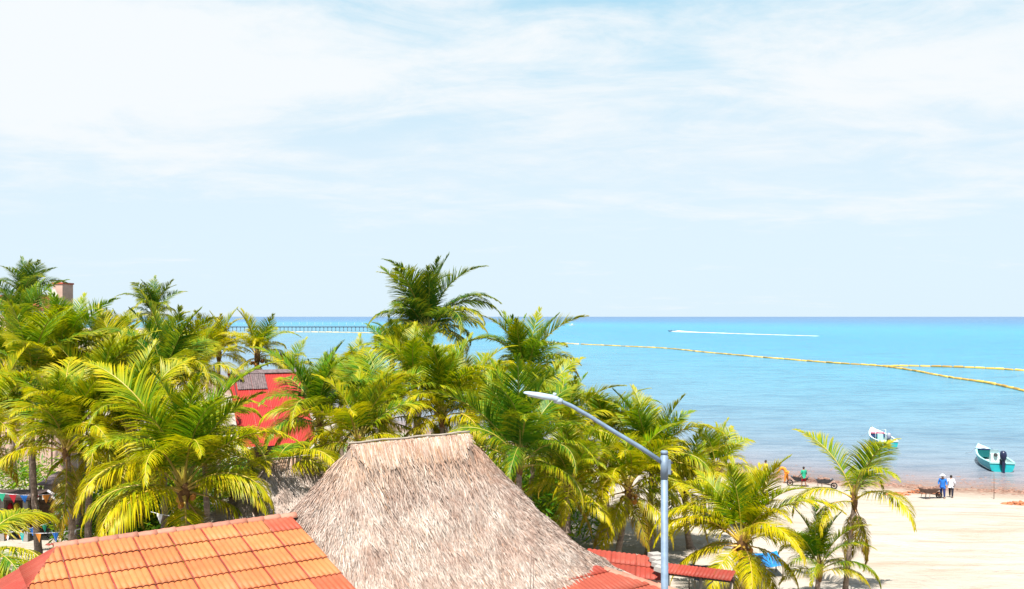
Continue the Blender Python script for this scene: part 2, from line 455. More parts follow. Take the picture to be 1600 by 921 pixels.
def make_palapa(root, ridge_mid, half, run_r, run_n, H, nstr, seed, pale=0.0, rim=0.8):
    """root-local thatch over a rounded rectangle, ridge along RD; returns nothing, adds parts"""
    rng = np.random.default_rng(seed)
    A, B = half + run_r, run_n
    # perimeter of rounded rectangle (local r, n)
    cr = rim * min(run_r, run_n)
    per = []
    for cx, cy, a0 in ((A - cr, B - cr, 0), (-(A - cr), B - cr, 90), (-(A - cr), -(B - cr), 180), (A - cr, -(B - cr), 270)):
        for k in range(13):
            a = R(a0 + 90 * k / 12); per.append((cx + cr * math.cos(a), cy + cr * math.sin(a)))
    per = np.array(per + [per[0]])
    seg = np.linalg.norm(np.diff(per, axis=0), axis=1); cum = np.concatenate([[0], np.cumsum(seg)])
    def base(u):
        s = u * cum[-1]; i = np.clip(np.searchsorted(cum, s, 'right') - 1, 0, len(seg) - 1)
        f = (s - cum[i]) / seg[i]
        return per[i] + (per[i + 1] - per[i]) * f[:, None]
    def drop(v): return H * (0.62 * v + 0.38 * (1 - (1 - v) ** 2))
    def S(u, v):
        b = base(u); rx = np.clip(b[:, 0], -half, half) ; top = np.stack([rx, np.zeros_like(rx)], 1)
        h = top + (b - top) * v[:, None]
        z = -drop(v) + 0.055 * np.sin(u * 61 + 3 * np.sin(v * 7)) * np.sin(v * 9 + 2 * np.sin(u * 23)) * np.clip(v * 4, 0, 1) + 0.03 * np.sin(rx * 3.1 + 1) * (1 - v)
        return np.stack([RD.x * h[:, 0] + ND.x * h[:, 1], RD.y * h[:, 0] + ND.y * h[:, 1], z], 1)
    # under-surface
    nu, nv = 96, 14
    U = np.linspace(0, 1, nu, endpoint=False); mb = MB(); vs = []
    for j in range(nv + 1):
        vs += [tuple(p) for p in S(U, np.full(nu, j / nv)) - np.array([0, 0, 0.06])]
    fs = [(j * nu + i, (j + 1) * nu + i, (j + 1) * nu + (i + 1) % nu, j * nu + (i + 1) % nu) for j in range(nv) for i in range(nu)]
    o = len(vs); vs += [(p[0] * 0.94, p[1] * 0.94, p[2] - 0.32) for p in vs[nv * nu:(nv + 1) * nu]]
    fs += [(nv * nu + i, o + i, o + (i + 1) % nu, nv * nu + (i + 1) % nu) for i in range(nu)]
    mb.add(vs, fs, 0, True); mb.build('thatch_base', M['thatch_under'], root, loc=ridge_mid)
    # straw blades
    N = nstr
    u = rng.random(N); v = np.sqrt(rng.random(N) * 0.985 + 0.004)
    v = np.where(rng.random(N) < 0.75, np.round(v * 26) / 26 + rng.normal(0, 0.010, N), v); v = np.clip(v, 0.02, 1.0)
    p0 = S(u, v); e = 1e-3
    dv = S(u, np.clip(v, 0, 0.98) + e) - S(u, np.clip(v, 0, 0.98)); dv /= np.linalg.norm(dv, axis=1)[:, None]
    du = S((u + e) % 1, v) - S((u - e) % 1, v); du /= np.maximum(np.linalg.norm(du, axis=1), 1e-6)[:, None]
    nn = np.cross(dv, du); nn *= np.sign(nn[:, 2:3] + 1e-9)
    ang = rng.normal(0, 0.20, N)
    d = dv * np.cos(ang)[:, None] + du * np.sin(ang)[:, None]
    L = rng.uniform(0.20, 0.52, N)[:, None]; W = rng.uniform(0.004, 0.012, N)[:, None]
    side = np.cross(d, nn); side /= np.linalg.norm(side, axis=1)[:, None]
    tw = rng.normal(0, 0.5, N)[:, None]; side = side * np.cos(tw) + nn * np.sin(tw)
    lift = rng.uniform(0.01, 0.065, N)[:, None]
    a = p0 + nn * 0.0
    mid = p0 + d * L * 0.55 + nn * lift
    tip = p0 + d * L + nn * (lift * rng.uniform(0.3, 1.6, N)[:, None])
    tip[:, 2] -= 0.02
    V = np.stack([a - side * W, a + side * W, mid + side * W, mid - side * W, tip + side * W * 0.35, tip - side * W * 0.35], 1).reshape(-1, 3)
    k = np.arange(N) * 6
    Q = np.stack([np.stack([k, k + 1, k + 2, k + 3], 1), np.stack([k + 3, k + 2, k + 4, k + 5], 1)], 1).reshape(-1, 4)
    pal = np.array([(0.52, 0.41, 0.34), (0.60, 0.50, 0.43), (0.42, 0.31, 0.25), (0.33, 0.23, 0.18), (0.66, 0.58, 0.51), (0.48, 0.34, 0.26), (0.20, 0.13, 0.10), (0.50, 0.30, 0.18)])
    pr = np.array([0.25, 0.22, 0.18, 0.08, 0.15, 0.07, 0.025, 0.03]); pr /= pr.sum()
    pal = (pal * 0.8 + 0.2 * np.array([0.52, 0.45, 0.40])) * np.array([0.66, 0.68, 0.70])
    c = pal[rng.choice(len(pal), N, p=pr)] * rng.uniform(0.85, 1.12, N)[:, None]
    top = np.clip(1 - v * 4.2, 0, 1)[:, None] * 0.55
    c = c * (1 - top) + top * np.array([0.36, 0.20, 0.10]) * rng.uniform(0.55, 1.25, N)[:, None]
    c = c * (1 - pale) + pale * np.array([0.38, 0.34, 0.31])
    def blades(V, Q, c, per_v, name, parent):
        me = bpy.data.meshes.new(name)
        me.vertices.add(len(V)); me.vertices.foreach_set('co', V.ravel())
        me.loops.add(Q.size); me.loops.foreach_set('vertex_index', Q.ravel().astype(np.int32))
        me.polygons.add(len(Q)); me.polygons.foreach_set('loop_start', np.arange(0, Q.size, 4, dtype=np.int32))
        me.update(calc_edges=True)
        thatch_attr(me, np.repeat(np.concatenate([c, np.ones((len(c), 1))], 1), per_v, 0))
        me.materials.append(M['thatch'])
        return tag(link(name, me, parent, loc=ridge_mid), kind='stuff')
    blades(V, Q, c, 6, 'thatch', root)
    # ridge cap: bundle of straw laid over the ridge
    n2 = int(nstr * 0.07)
    x = rng.uniform(-half - 0.05, half + 0.05, n2); sg = np.where(rng.random(n2) < 0.6, 1.0, -1.0)
    th0 = rng.uniform(0.0, 1.2, n2); rad = 0.05 + rng.uniform(0, 0.035, n2)
    dn_ = np.minimum(rng.exponential(0.16, n2), 0.6) * (0.35 + 0.65 * np.clip((half + 0.05 - np.abs(x)) / 0.35, 0, 1))
    def cap(th, r): return np.stack([x, sg * r * np.sin(th), -0.075 + r * np.cos(th)], 1)
    q0 = cap(th0, rad); q1 = cap(th0 + 0.5, rad + 0.012); q2 = q1 + np.stack([rng.normal(0, 0.05, n2), sg * dn_ * 0.58, -dn_], 1)
    sd = np.stack([rng.uniform(0.010, 0.024, n2), rng.normal(0, 0.004, n2), rng.normal(0, 0.006, n2)], 1)
    VV = np.stack([q0 - sd, q0 + sd, q1 + sd, q1 - sd, q2 + sd * 0.4, q2 - sd * 0.4], 1).reshape(-1, 3)
    VV = np.stack([RD.x * VV[:, 0] + ND.x * VV[:, 1], RD.y * VV[:, 0] + ND.y * VV[:, 1], VV[:, 2]], 1)
    k = np.arange(n2) * 6
    QQ = np.stack([np.stack([k, k + 1, k + 2, k + 3], 1), np.stack([k + 3, k + 2, k + 4, k + 5], 1)], 1).reshape(-1, 4)
    pal2 = np.array([(0.38, 0.31, 0.26), (0.36, 0.25, 0.17), (0.42, 0.36, 0.31), (0.28, 0.19, 0.14)])
    c2 = pal2[rng.integers(0, 4, n2)] * rng.uniform(0.8, 1.15, n2)[:, None]
    blades(VV, QQ, c2, 6, 'ridge_thatch', root)
    mb = MB(); pts = [ridge_mid + RD * s + Vector((0, 0, 0.05 + 0.015 * math.sin(s * 5))) for s in np.linspace(-half - 0.1, half + 0.1, 12)]
    mb.tube(pts, 0.028, 7); mb.build('ridge_pole', M['greywood'], root)

HP = 3.2
rl = P(545, 690, 1400 * HP / 195.0); rr = P(735, 676, 1400 * HP / 181.0)
rmid = (rl + rr) / 2; rmid.z = CAM_Z - HP - 0.06
half_ridge = (rr - rl).length / 2
pal = empty('thatched_palapa', (rmid.x, rmid.y, gz(rmid.x, rmid.y)), 0, 'large grey-brown thatched palapa roof with a straw ridge cap in the foreground', 'thatched hut')
loc_ridge = Vector((0, 0, rmid.z - pal.location.z))
make_palapa(pal, loc_ridge, half_ridge, 4.0, 3.45, 4.0, 210000, 3, rim=0.66)
EAVE = 9.74 - 3.72
for sx in (-1, 1):
    for sy in (-1, 1):
        q = RD * (sx * (half_ridge + 1.7)) + ND * (sy * 1.9)
        MB().tube([(q.x, q.y, 0), (q.x, q.y, EAVE - pal.location.z + 0.9)], 0.13, 10).build('post', M['wood'], pal)

# ------------------------------------------------------------------ corrugated tile sheets
def tile_mesh(name, w, l, ribs, mats, th=0.016, amp=0.030, seam=True):
    """x across (0..w), y down the slope (0..l); lower end rides over the next sheet"""
    mb = MB(); per = 6; nx = ribs * per
    vs = []; rows = (0.0, 0.5, 1.0, 1.0)
    for j, ry in enumerate(rows):
        for i in range(nx + 1):
            ph = i / per * 2 * math.pi
            z = amp * (0.5 - 0.5 * math.cos(ph)) ** 0.30 + 0.030 * ry
            if j == 3: z -= th
            vs.append((w * i / nx, ry * l, z))
    n = nx + 1
    fs = []; ms = []
    for j in range(3):
        for i in range(nx):
            fs.append((j * n + i, (j + 1) * n + i, (j + 1) * n + i + 1, j * n + i + 1)); ms.append(1 if (i < 1 and seam) or j == 2 else 0)
    for f, mi in zip(fs, ms): pass
    mb.add(vs, fs, 0, True); mb.m = ms
    return mb.mesh(name, mats)
def tile_material(name, a, b_, c_):
    m, t, b = newmat(name)
    tc = t.n('ShaderNodeTexCoord').outputs['Object']; oi = t.n('ShaderNodeObjectInfo')
    vec = t.n('ShaderNodeVectorMath', operation='ADD'); t.l(tc, vec.inputs[0])
    cmb = t.n('ShaderNodeCombineXYZ'); t.l(t.math('MULTIPLY', oi.outputs['Random'], 37.0), cmb.inputs[0]); t.l(cmb.outputs[0], vec.inputs[1])
    f = t.noise(vec.outputs[0], 3.0, 6.0, 0.6, (2, 0.6, 1)); f2 = t.noise(vec.outputs[0], 16.0, 5.0, 0.6)
    a, b_, c_ = [tuple(x * 0.75 for x in q) for q in (a, b_, c_)]
    c = t.mix(t.rng(f, 0.3, 0.7), a, b_)
    so = t.n('ShaderNodeSeparateColor'); t.l(oi.outputs['Color'], so.inputs[0])
    c = t.mix(so.outputs[0], c, c_)
    c = t.mix(t.math('MULTIPLY', t.rng(f2, 0.55, 0.8), 0.35, True), c, tuple(x * 0.6 for x in a))
    gpos = t.n('ShaderNodeNewGeometry').outputs['Position']
    g1 = t.noise(gpos, 0.9, 8.0, 0.7); g2 = t.noise(gpos, 5.0, 6.0, 0.7)
    c = t.mix(t.math('MULTIPLY', t.math('MULTIPLY', t.rng(g1, 0.45, 0.7), t.rng(g2, 0.4, 0.62), True), 0.45, True), c, (0.13, 0.065, 0.045))
    c = t.mix(t.math('MULTIPLY', t.rng(g1, 0.5, 0.3), 0.14, True), c, (0.47, 0.24, 0.16))
    hs = t.n('ShaderNodeHueSaturation'); t.l(c, hs.inputs['Color']); t.l(t.rng(oi.outputs['Random'], 0, 1, 0.84, 1.1), hs.inputs['Value'])
    t.l(hs.outputs[0], b.inputs['Base Color']); b.inputs['Roughness'].default_value = 0.62; b.inputs['Specular IOR Level'].default_value = 0.25
    t.l(t.bump(f2, 0.15, 0.01), b.inputs['Normal'])
    return m
M['tile_orange'] = tile_material('faded_orange_tile', (0.47, 0.180, 0.058), (0.42, 0.138, 0.042), (0.40, 0.06, 0.03))
M['tile_red'] = tile_material('red_tile', (0.29, 0.030, 0.018), (0.24, 0.026, 0.016), (0.38, 0.085, 0.045))
M['tile_ridge'] = tile_material('pink_ridge_tile', (0.46, 0.21, 0.15), (0.40, 0.16, 0.11), (0.40, 0.14, 0.08))

def slope_frame(origin, across, down_h, drop):
    """matrix whose x runs across the roof, y down the slope, z out of it"""
    x = across.normalized(); y = (down_h.normalized() + Vector((0, 0, -drop))).normalized(); z = x.cross(y)
    if z.z < 0: z = -z
    y2 = y - x * y.dot(x); y2.normalize()
    m = Matrix((x, y2, x.cross(y2))).transposed().to_4x4(); m.translation = origin
    return m, (x.cross(y2)).z

# --- left tiled house
HT = 4.9
RD2 = Vector((0.83, 0.5578, 0)); ND2 = Vector((0.5578, -0.83, 0))
tr = P(455, 806, 1400 * HT / 311.0)           # right end of ridge
ridge_len = 5.15
tl = tr - RD2 * ridge_len
tile_house = empty('tiled_house', (tl.x, tl.y, gz(tl.x, tl.y)), 0, 'house with sun-faded orange tile sheet roof in the lower left corner', 'house')
TW, TL, NC, NR = 0.735, 0.80, 7, 7
PITCH = 0.22
# x across must make a right-handed frame with z up: across = -RD, down = ND gives z down, so run across from left to right along RD with y = down
xa = RD2.copy(); ya = (ND2 + Vector((0, 0, -PITCH))).normalized(); za = xa.cross(ya)
flip = za.z < 0
def roof_matrix(origin, xa, ya):
    za = ya.cross(xa) if xa.cross(ya).z < 0 else xa.cross(ya)
    return Matrix(((xa.x, ya.x, za.x, origin.x), (xa.y, ya.y, za.y, origin.y), (xa.z, ya.z, za.z, origin.z), (0, 0, 0, 1)))
rm = roof_matrix(tl - tile_house.location, xa, ya)
t_or = tile_mesh('tile_sheet', TW - 0.006, TL + 0.03, 6, [M['tile_orange'], M['tile_red']])
t_rd = tile_mesh('tile_sheet_red', TW - 0.006, TL + 0.03, 6, [M['tile_red'], M['tile_red']])
HIP = 0.42
def clip_tile(me, x0, y0, hip=None):
    """cut a tile sheet along the hip line x = -HIP*y (roof coordinates)"""
    bm = bmesh.new(); bm.from_mesh(me)
    hip = HIP if hip is None else hip
    nrm = Vector((1, hip, 0)).normalized() if hip > 0 else Vector((-1, -hip, 0)).normalized()
    bmesh.ops.bisect_plane(bm, geom=bm.verts[:] + bm.edges[:] + bm.faces[:], plane_co=Vector((-x0, -y0, 0)), plane_no=-nrm, clear_outer=True)
    if not bm.faces: bm.free(); return None
    m2 = bpy.data.meshes.new(me.name + '_cut'); bm.to_mesh(m2); bm.free()
    for q in me.materials: m2.materials.append(q)
    return m2
rnd = random.Random(5)
for r in range(NR):
    for c in range(-5, NC):
        x0, y0 = c * TW, r * TL
        if c * TW + TW < -HIP * (y0 + TL): continue
        me = t_or
        if c * TW < -HIP * y0 + 0.001 and c < 0 or c * TW < -HIP * y0:
            me = clip_tile(t_or, x0, y0)
            if me is None: continue
        o = link('tile_sheet', me, tile_house)
        o.matrix_local = rm @ Matrix.Translation((x0, y0, rnd.uniform(0, 0.006))) @ Euler((rnd.uniform(-0.004, 0.004), rnd.uniform(-0.003, 0.003), rnd.uniform(-0.004, 0.004))).to_matrix().to_4x4()
        red = 0.95 if (c == NC - 1 and r == 0) else (0.75 if c == NC - 1 and r in (4, 5) else rnd.choice((0, 0, 0, 0.05, 0.12, 0.2)))
        o.color = (red, 0, 0, 1)
# left hip face (steep red sheets)
zb = ya * (NR * TL)
hipdir = (ya * 1.0 - xa * HIP)
side_x = (hipdir.normalized())
foot = tl + hipdir * (NR * TL)
mbx = roof_matrix(tl - tile_house.location, -ND2, (-RD2 + Vector((0, 0, -PITCH / HIP))).normalized())
for r in range(5):
    for c in range(-9, 9):
        # sheet region on the side face: keep those whose upper corners lie below both hips
        x0, y0 = c * TW, r * TL
        sl = math.sqrt(1 + PITCH ** 2) / (HIP * math.sqrt(1 + (PITCH / HIP) ** 2))      # hip line on this face: x = -sl * y
        if x0 + TW < -sl * (y0 + TL) or x0 > -0.01: continue
        me = t_rd
        if x0 < -sl * y0: me = clip_tile(t_rd, x0, y0, sl)
        elif x0 + TW > sl * y0: me = clip_tile(t_rd, x0, y0, -sl)
        if me is None: continue
        o = link('tile_sheet', me, tile_house); o.matrix_local = mbx @ Matrix.Translation((x0, y0, 0.0)); o.color = (rnd.choice((0, 0, 0.2)), 0, 0, 1)
# back slope
rmb = roof_matrix(tr - tile_house.location, -xa, (-ND2 + Vector((0, 0, -PITCH))).normalized())
for r in range(3):
    for c in range(NC):
        o = link('tile_sheet', t_rd, tile_house); o.matrix_local = rmb @ Matrix.Translation((c * TW, r * TL, 0)); o.color = (rnd.choice((0, 0, 0.2)), 0, 0, 1)
# ridge caps
def ridge_cap_mesh(l, r):
    mb = MB(); n = 10; vs = []
    for j, (x, k) in enumerate(((0, 0.86), (0.25, 0.92), (0.5, 1.04), (0.72, 0.98), (1.0, 1.12), (1.0, 0.98))):
        for i in range(n + 1):
            a = math.pi * (i / n) * 1.1 - math.pi * 0.05
            vs.append((x * l, r * 1.25 * k * math.cos(a), r * 0.85 * k * math.sin(a)))
    fs = [(j * (n + 1) + i, (j + 1) * (n + 1) + i, (j + 1) * (n + 1) + i + 1, j * (n + 1) + i + 1) for j in range(5) for i in range(n)]
    return mb.add(vs, fs, 0, True).mesh('ridge_cap', M['tile_ridge'])
rc = ridge_cap_mesh(0.46, 0.105)
def lay_caps(parent, a, b, n, up=Vector((0, 0, 1)), me=rc):
    d = (b - a); st = d.length / n; d.normalize(); y = up.cross(d).normalized(); z = d.cross(y)
    m = Matrix((d, y, z)).transposed().to_4x4()
    for i in range(n):
        mm = m.copy(); mm.translation = a + d * (st * i) + z * (-0.02 + 0.008 * (i % 2)) - parent.location
        o = link('ridge_cap', me, parent); o.matrix_local = mm @ Matrix.Diagonal((st * 1.14 / 0.46, 1, 1, 1)); o.color = (rnd.choice((0, 0, 0.3, 0.5)), 0, 0, 1)
lay_caps(tile_house, tl - RD2 * 0.1, tr + RD2 * 0.05, 13)
o = MB().tube([foot - tile_house.location, tl - tile_house.location], 0.035, 8).build('hip_trim', M['tile_red'], tile_house)
# walls under the roof
def wall_block(parent, o, ax, ay, lx, ly, h0, h1, m, name='wall'):
    mb = MB(); c = o + ax * (lx / 2) + ay * (ly / 2)
    rot = Matrix((ax, ay, ax.cross(ay))).transposed()
    mb.box((c.x, c.y, (h0 + h1) / 2), (lx, ly, h1 - h0), rot, 0)
    w = mb.build(name, m, parent); w.location = -Vector(parent.location); return w
wall_block(tile_house, tl - RD2 * 0.4 - ND2 * 1.6, RD2, ND2, ridge_len + 0.3, 6.3, 0.9, tl.z - 1.65, M['plaster_white'])
MB().box((0, 0, 0), (ridge_len, 0.08, 0.16)).build('ridge_beam', M['wood'], tile_house, loc=(tl + tr) / 2 - tile_house.location - Vector((0, 0, 0.17)), rot=(0, 0, math.atan2(RD2.y, RD2.x)))

# --- skirt roof under the palapa eave (lower right of it)
skirt = empty('tiled_skirt_roof', (rmid.x + 2, rmid.y - 2, 1.1), 0, 'terracotta tile skirt roof tucked under the front eave of the large thatched palapa', 'roof')
cor = P(955, 893, 24.2)                       # corner by the right end of the eave
yb = (ND + Vector((0, 0, -0.30))).normalized()
ms = roof_matrix(cor - skirt.location, RD, yb)
s_t = tile_mesh('tile_sheet_skirt', 0.70, 0.93, 5, [M['tile_red'], M['tile_red']])
SK = 0.75
def clip2(me, x0, y0):
    bm = bmesh.new(); bm.from_mesh(me)
    nrm = Vector((-1, SK, 0)).normalized()
    bmesh.ops.bisect_plane(bm, geom=bm.verts[:] + bm.edges[:] + bm.faces[:], plane_co=Vector((-x0, -y0, 0)), plane_no=-nrm, clear_outer=True)
    if not bm.faces: bm.free(); return None
    m2 = bpy.data.meshes.new(me.name + '_cut'); bm.to_mesh(m2); bm.free()
    for q in me.materials: m2.materials.append(q)
    return m2
for r in range(-1, 4):
    for c in range(-9, 4):
        x0, y0 = c * 0.705, r * 0.9
        me = s_t
        if x0 + 0.705 > SK * y0:
            me = clip2(s_t, x0, y0)
            if me is None: continue
        o = link('tile_sheet', me, skirt); o.matrix_local = ms @ Matrix.Translation((x0, y0, rnd.uniform(0, 0.006))); o.color = (rnd.uniform(0.15, 0.75), 0, 0, 1)
lay_caps(skirt, cor - ms.to_3x3() @ Vector((0, 0, 0)) + (ms.to_3x3() @ Vector((SK, 1, 0))) * 3.4, cor + (ms.to_3x3() @ Vector((SK, 1, 0))) * -0.1, 9, me=rc)
wall_block(skirt, cor + ND * 0.3 - RD * 6.2, RD, ND, 6.5, 2.2, 1.0, cor.z - 1.1, M['plaster_pink'])
# --- small lean-to roof beyond it
lean = empty('lean_to_roof', tuple(P(975, 880, 26.5).xy) + (1.1,), 0, 'small bright red tile lean-to roof between the palapa corner and the lamp post', 'roof')
lo_ = P(918, 858, 26.9)
la = (P(1034, 872, 26.6) - lo_); la_n = la.normalized(); ld = Vector((0.10, -1, -0.30)).normalized(); ld = (ld - la_n * ld.dot(la_n)).normalized()
ml = roof_matrix(lo_ - lean.location, la_n, ld)
ncl = 3; wl = la.length / ncl
l_t = tile_mesh('tile_sheet_lean', wl - 0.005, 0.66, 5, [M['tile_red'], M['tile_red']])
for r in range(2):
    for c in range(ncl):
        o = link('tile_sheet', l_t, lean); o.matrix_local = ml @ Matrix.Translation((c * wl, r * 0.63, 0)); o.color = (rnd.uniform(0.0, 0.35), 0, 0, 1)
wall_block(lean, lo_ + Vector((0.1, -1.05, 0)), Vector((1, 0, 0)), Vector((0, 1, 0)), la.length - 0.12, 0.9, 1.0, lo_.z - 0.42, M['plaster_pink'])
for i in range(4):
    MB().box((0, 0, 0), (0.34, 0.30, 0.13)).build('coping_block', M['concrete'], lean, loc=P(1024 + i * 3, 868 + i * 7, 26.2 - i * 0.3) - lean.location, rot=(0.05 * i, 0.03, 0.4 + 0.2 * i))

# --- second palapa behind the left roof
p2c = P(462, 716, 33.5)
pal2 = empty('small_palapa', (p2c.x, p2c.y, gz(p2c.x, p2c.y)), 0, 'small pale thatched roof between the red roof and the big palapa', 'thatched hut')
make_palapa(pal2, Vector((0, 0, p2c.z - pal2.location.z)), 1.0, 1.9, 1.9, 2.0, 16000, 9, pale=0.55)
for sx in (-1, 1):
    for sy in (-1, 1):
        q = RD * (sx * 2.0) + ND * (sy * 1.2)
        MB().tube([(q.x, q.y, 0), (q.x, q.y, p2c.z - pal2.location.z - 1.2)], 0.11, 8).build('post', M['wood'], pal2)

# ------------------------------------------------------------------ red corrugated roof among the palms
def red_metal():
    m, t, b = newmat('red_sheet_metal')
    tc = t.n('ShaderNodeTexCoord').outputs['Object']
    f = t.noise(tc, 0.9, 6.0, 0.6); f2 = t.noise(tc, 7.0, 5.0, 0.6, (1, 4, 1))
    c = t.mix(t.rng(f, 0.35, 0.7), (0.30, 0.016, 0.012), (0.24, 0.012, 0.010)); c = t.mix(t.math('MULTIPLY', t.rng(f2, 0.55, 0.75), 0.4, True), c, (0.18, 0.014, 0.016))
    t.l(c, b.inputs['Base Color']); b.inputs['Roughness'].default_value = 0.55
    return m
M['redmetal'] = red_metal()
M['greysheet'] = mat('weathered_grey_sheet', (0.15, 0.11, 0.115), 0.85, 0.45, 6, 0.3)
DR = 50.0
r0 = P(366, 584, DR)
redroof = empty('red_roof_hut', (r0.x + 3, r0.y - 1, 1.2), 0, 'hut with bright red corrugated roof and a grey weathered end, among the palms', 'hut')
ra = Vector((0.905, 0.425, 0)); rdn = (Vector((0.425, -0.905, 0)) + Vector((0.0, 0, -0.75))).normalized(); rdn = (rdn - ra * rdn.dot(ra)).normalized()
mr = roof_matrix(r0 - redroof.location, ra, rdn)
def corr_sheet(w, l, nr, m):
    mb = MB(); nx = nr * 4; vs = []
    for y in (0, l):
        for i in range(nx + 1):
            vs.append((w * i / nx, y, (0.0, 0.018, 0.036, 0.018)[i % 4] + 0.012 * (y > 0)))
    fs = [(i, nx + 1 + i, nx + 2 + i, i + 1) for i in range(nx)]
    return mb.add(vs, fs, 0, False).mesh('corrugated_sheet', m)
cs = corr_sheet(0.98, 2.95, 11, M['redmetal']); cg = corr_sheet(0.80, 1.45, 7, M['greysheet'])
for r in range(2):
    for c in range(4):
        if r == 0 and c < 2:
            o = link('roof_sheet', cg, redroof); o.matrix_local = mr @ Matrix.Translation((c * 0.81 + 0.02, 0, 0.06))
        o = link('roof_sheet', cs, redroof); o.matrix_local = mr @ Matrix.Translation((c * 0.985 - 0.35 + r * 0.0, r * 2.9, 0.0))
if True:
    mb = MB(); mb.box((1.75, 0, 0.05), (3.8, 0.30, 0.12)); o = mb.build('ridge_cap', M['greysheet'], redroof); o.matrix_local = mr
    mb = MB(); mb.box((-0.10, 1.0, -0.10), (0.10, 2.4, 0.26)); o = mb.build('barge_board', M['darkwood'], redroof); o.matrix_local = mr
    wall_block(redroof, Vector((r0.x + 1.5, r0.y - 2.6, 0)), Vector((1, 0, 0)), Vector((0, 1, 0)), 2.6, 2.2, 1.0, r0.z - 3.9, M['wood'])

# ------------------------------------------------------------------ pink house at the far left
DH = 66.0
hb = P(60, 480, DH)
house = empty('pink_house', (hb.x, hb.y, 1.2), 0, 'pink plaster house with red tile roof and square parapet tower behind the far left palms', 'house')
def hp(px, py, d=DH): return P(px, py, d) - house.location
a_, b_ = hp(-60, 500), hp(99, 452)
mb = MB(); c0 = hp(90, 470); zt = hp(0, 444).z
mb.box((c0.x - 0.05, 0.9, zt / 2), (0.72, 1.6, zt)); mb.build('parapet_tower', M['plaster_pink'], house)
MB().box((c0.x - 0.05, 0.9, zt + 0.06), (0.82, 1.7, 0.12)).build('coping', M['terracotta'], house)
MB().box((c0.x - 0.18, 0.03, hp(0, 469).z), (0.62, 0.10, 1.5), Euler((0, R(-24), 0)).to_matrix()).build('buttress', M['plaster_white'], house)
mb = MB(); zr = hp(0, 492).z; mb.box((c0.x - 4.5, 2.0, zr / 2), (8.0, 4.0, zr)); mb.build('wall', M['plaster_pink'], house)
h_t = tile_mesh('tile_sheet_house', 0.70, 0.62, 4, [M['tile_red'], M['tile_red']])
hm = roof_matrix(Vector((c0.x - 8.2, 2.2, hp(0, 461).z)), Vector((1, 0, 0)), Vector((0, -0.86, -0.5)))
for r in range(4):
    for c in range(11):
        o = link('tile_sheet', h_t, house); o.matrix_local = hm @ Matrix.Translation((c * 0.705, r * 0.6, 0)); o.color = (rnd.uniform(0.2, 0.9), 0, 0, 1)

# ------------------------------------------------------------------ palms
def frond_mesh(name, e0, bend, droop, vee, seed, pairs=128):
    rng = random.Random(seed); v = []; f = []; mi = []; col = []
    n = 22; pts = []; p = Vector((0, 0, 0)); side_bend = rng.uniform(-0.28, 0.28)
    def ang(t): return R(e0) - R(bend) * (t ** 1.45)
    tang = []
    for i in range(n + 1):
        t = i / n; a = ang(t); y = side_bend * t * t
        d = Vector((math.cos(a) * math.cos(y), math.cos(a) * math.sin(y), math.sin(a))); tang.append(d); pts.append(p.copy()); p = p + d / n
    def at(t):
        k = min(int(t * n), n - 1); q = t * n - k
        return pts[k].lerp(pts[k + 1], q), tang[k].lerp(tang[k + 1], q).normalized()
    # midrib, triangular in section
    for i in range(n + 1):
        T = tang[i]; S = Vector((-T.y, T.x, 0)); S = S.normalized() if S.length > 1e-4 else Vector((0, 1, 0)); N = T.cross(S); N = -N if N.z < 0 else N
        w = 0.0105 * (1 - i / n) + 0.0018; w *= 1.9 if i < 2 else 1.0
        for q in (S * w, N * w * 0.9, -S * w, -N * w * 0.7):
            v.append(pts[i] + q); col.append((i / n, 0, 0.5, 1))
    for i in range(n):
        for k in range(4):
            f.append((i * 4 + k, i * 4 + (k + 1) % 4, i * 4 + 4 + (k + 1) % 4, i * 4 + 4 + k)); mi.append(1)
    for s in (-1, 1):
        for k in range(pairs):
            t = 0.17 + 0.83 * (k + rng.uniform(-0.35, 0.35)) / pairs
            if t > 0.995: continue
            if rng.random() < 0.07 or (0.5 + 0.5 * math.sin(t * 41 + s * 2 + seed)) ** 9 > 0.6: continue
            b, T = at(t)
            S = Vector((-T.y, T.x, 0)); S = S.normalized() * s if S.length > 1e-4 else Vector((0, s, 0))
            N = T.cross(S) * s; N = -N if N.z < 0 else N
            u = (t - 0.17) / 0.83
            ln = 0.295 * (0.45 + 0.55 * math.sin(math.pi * min(1, u * 1.05 + 0.18)) ** 0.8) * (1 - 0.62 * u ** 3) * (rng.uniform(0.9, 1.12) if rng.random() > 0.1 else rng.uniform(0.4, 0.8))
            al = R(66 - 40 * u + rng.uniform(-7, 7))
            d = (T * math.cos(al) + S * math.sin(al) + N * (vee * (1 - 0.4 * u) + rng.uniform(-0.08, 0.08))).normalized()
            w = 0.0046 * rng.uniform(0.8, 1.2); q = b.copy(); rr_ = rng.random(); base = len(v)
            wprof = (0.7, 1.0, 0.8, 0.15); dr = droop * rng.uniform(0.7, 1.35)
            for j in range(4):
                W = T - d * T.dot(d); W = W.normalized() if W.length > 1e-4 else S
                v.append(q - W * w * wprof[j]); v.append(q + W * w * wprof[j])
                col += [(u, j / 3, rr_, 1)] * 2
                q = q + d * (ln / 3); d = (d + Vector((0, 0, -dr * (0.6 + 0.6 * j)))).normalized()
            for j in range(3):
                a = base + j * 2; f.append((a, a + 1, a + 3, a + 2)); mi.append(0)
    me = bpy.data.meshes.new(name); me.from_pydata([tuple(x) for x in v], [], f)
    me.materials.append(M['leaf']); me.materials.append(M['rachis'])
    me.polygons.foreach_set('material_index', mi); me.polygons.foreach_set('use_smooth', [True] * len(f))
    a = me.color_attributes.new('leaf', 'FLOAT_COLOR', 'POINT'); a.data.foreach_set('color', np.array(col, np.float32).ravel())
    me.update()
    return me
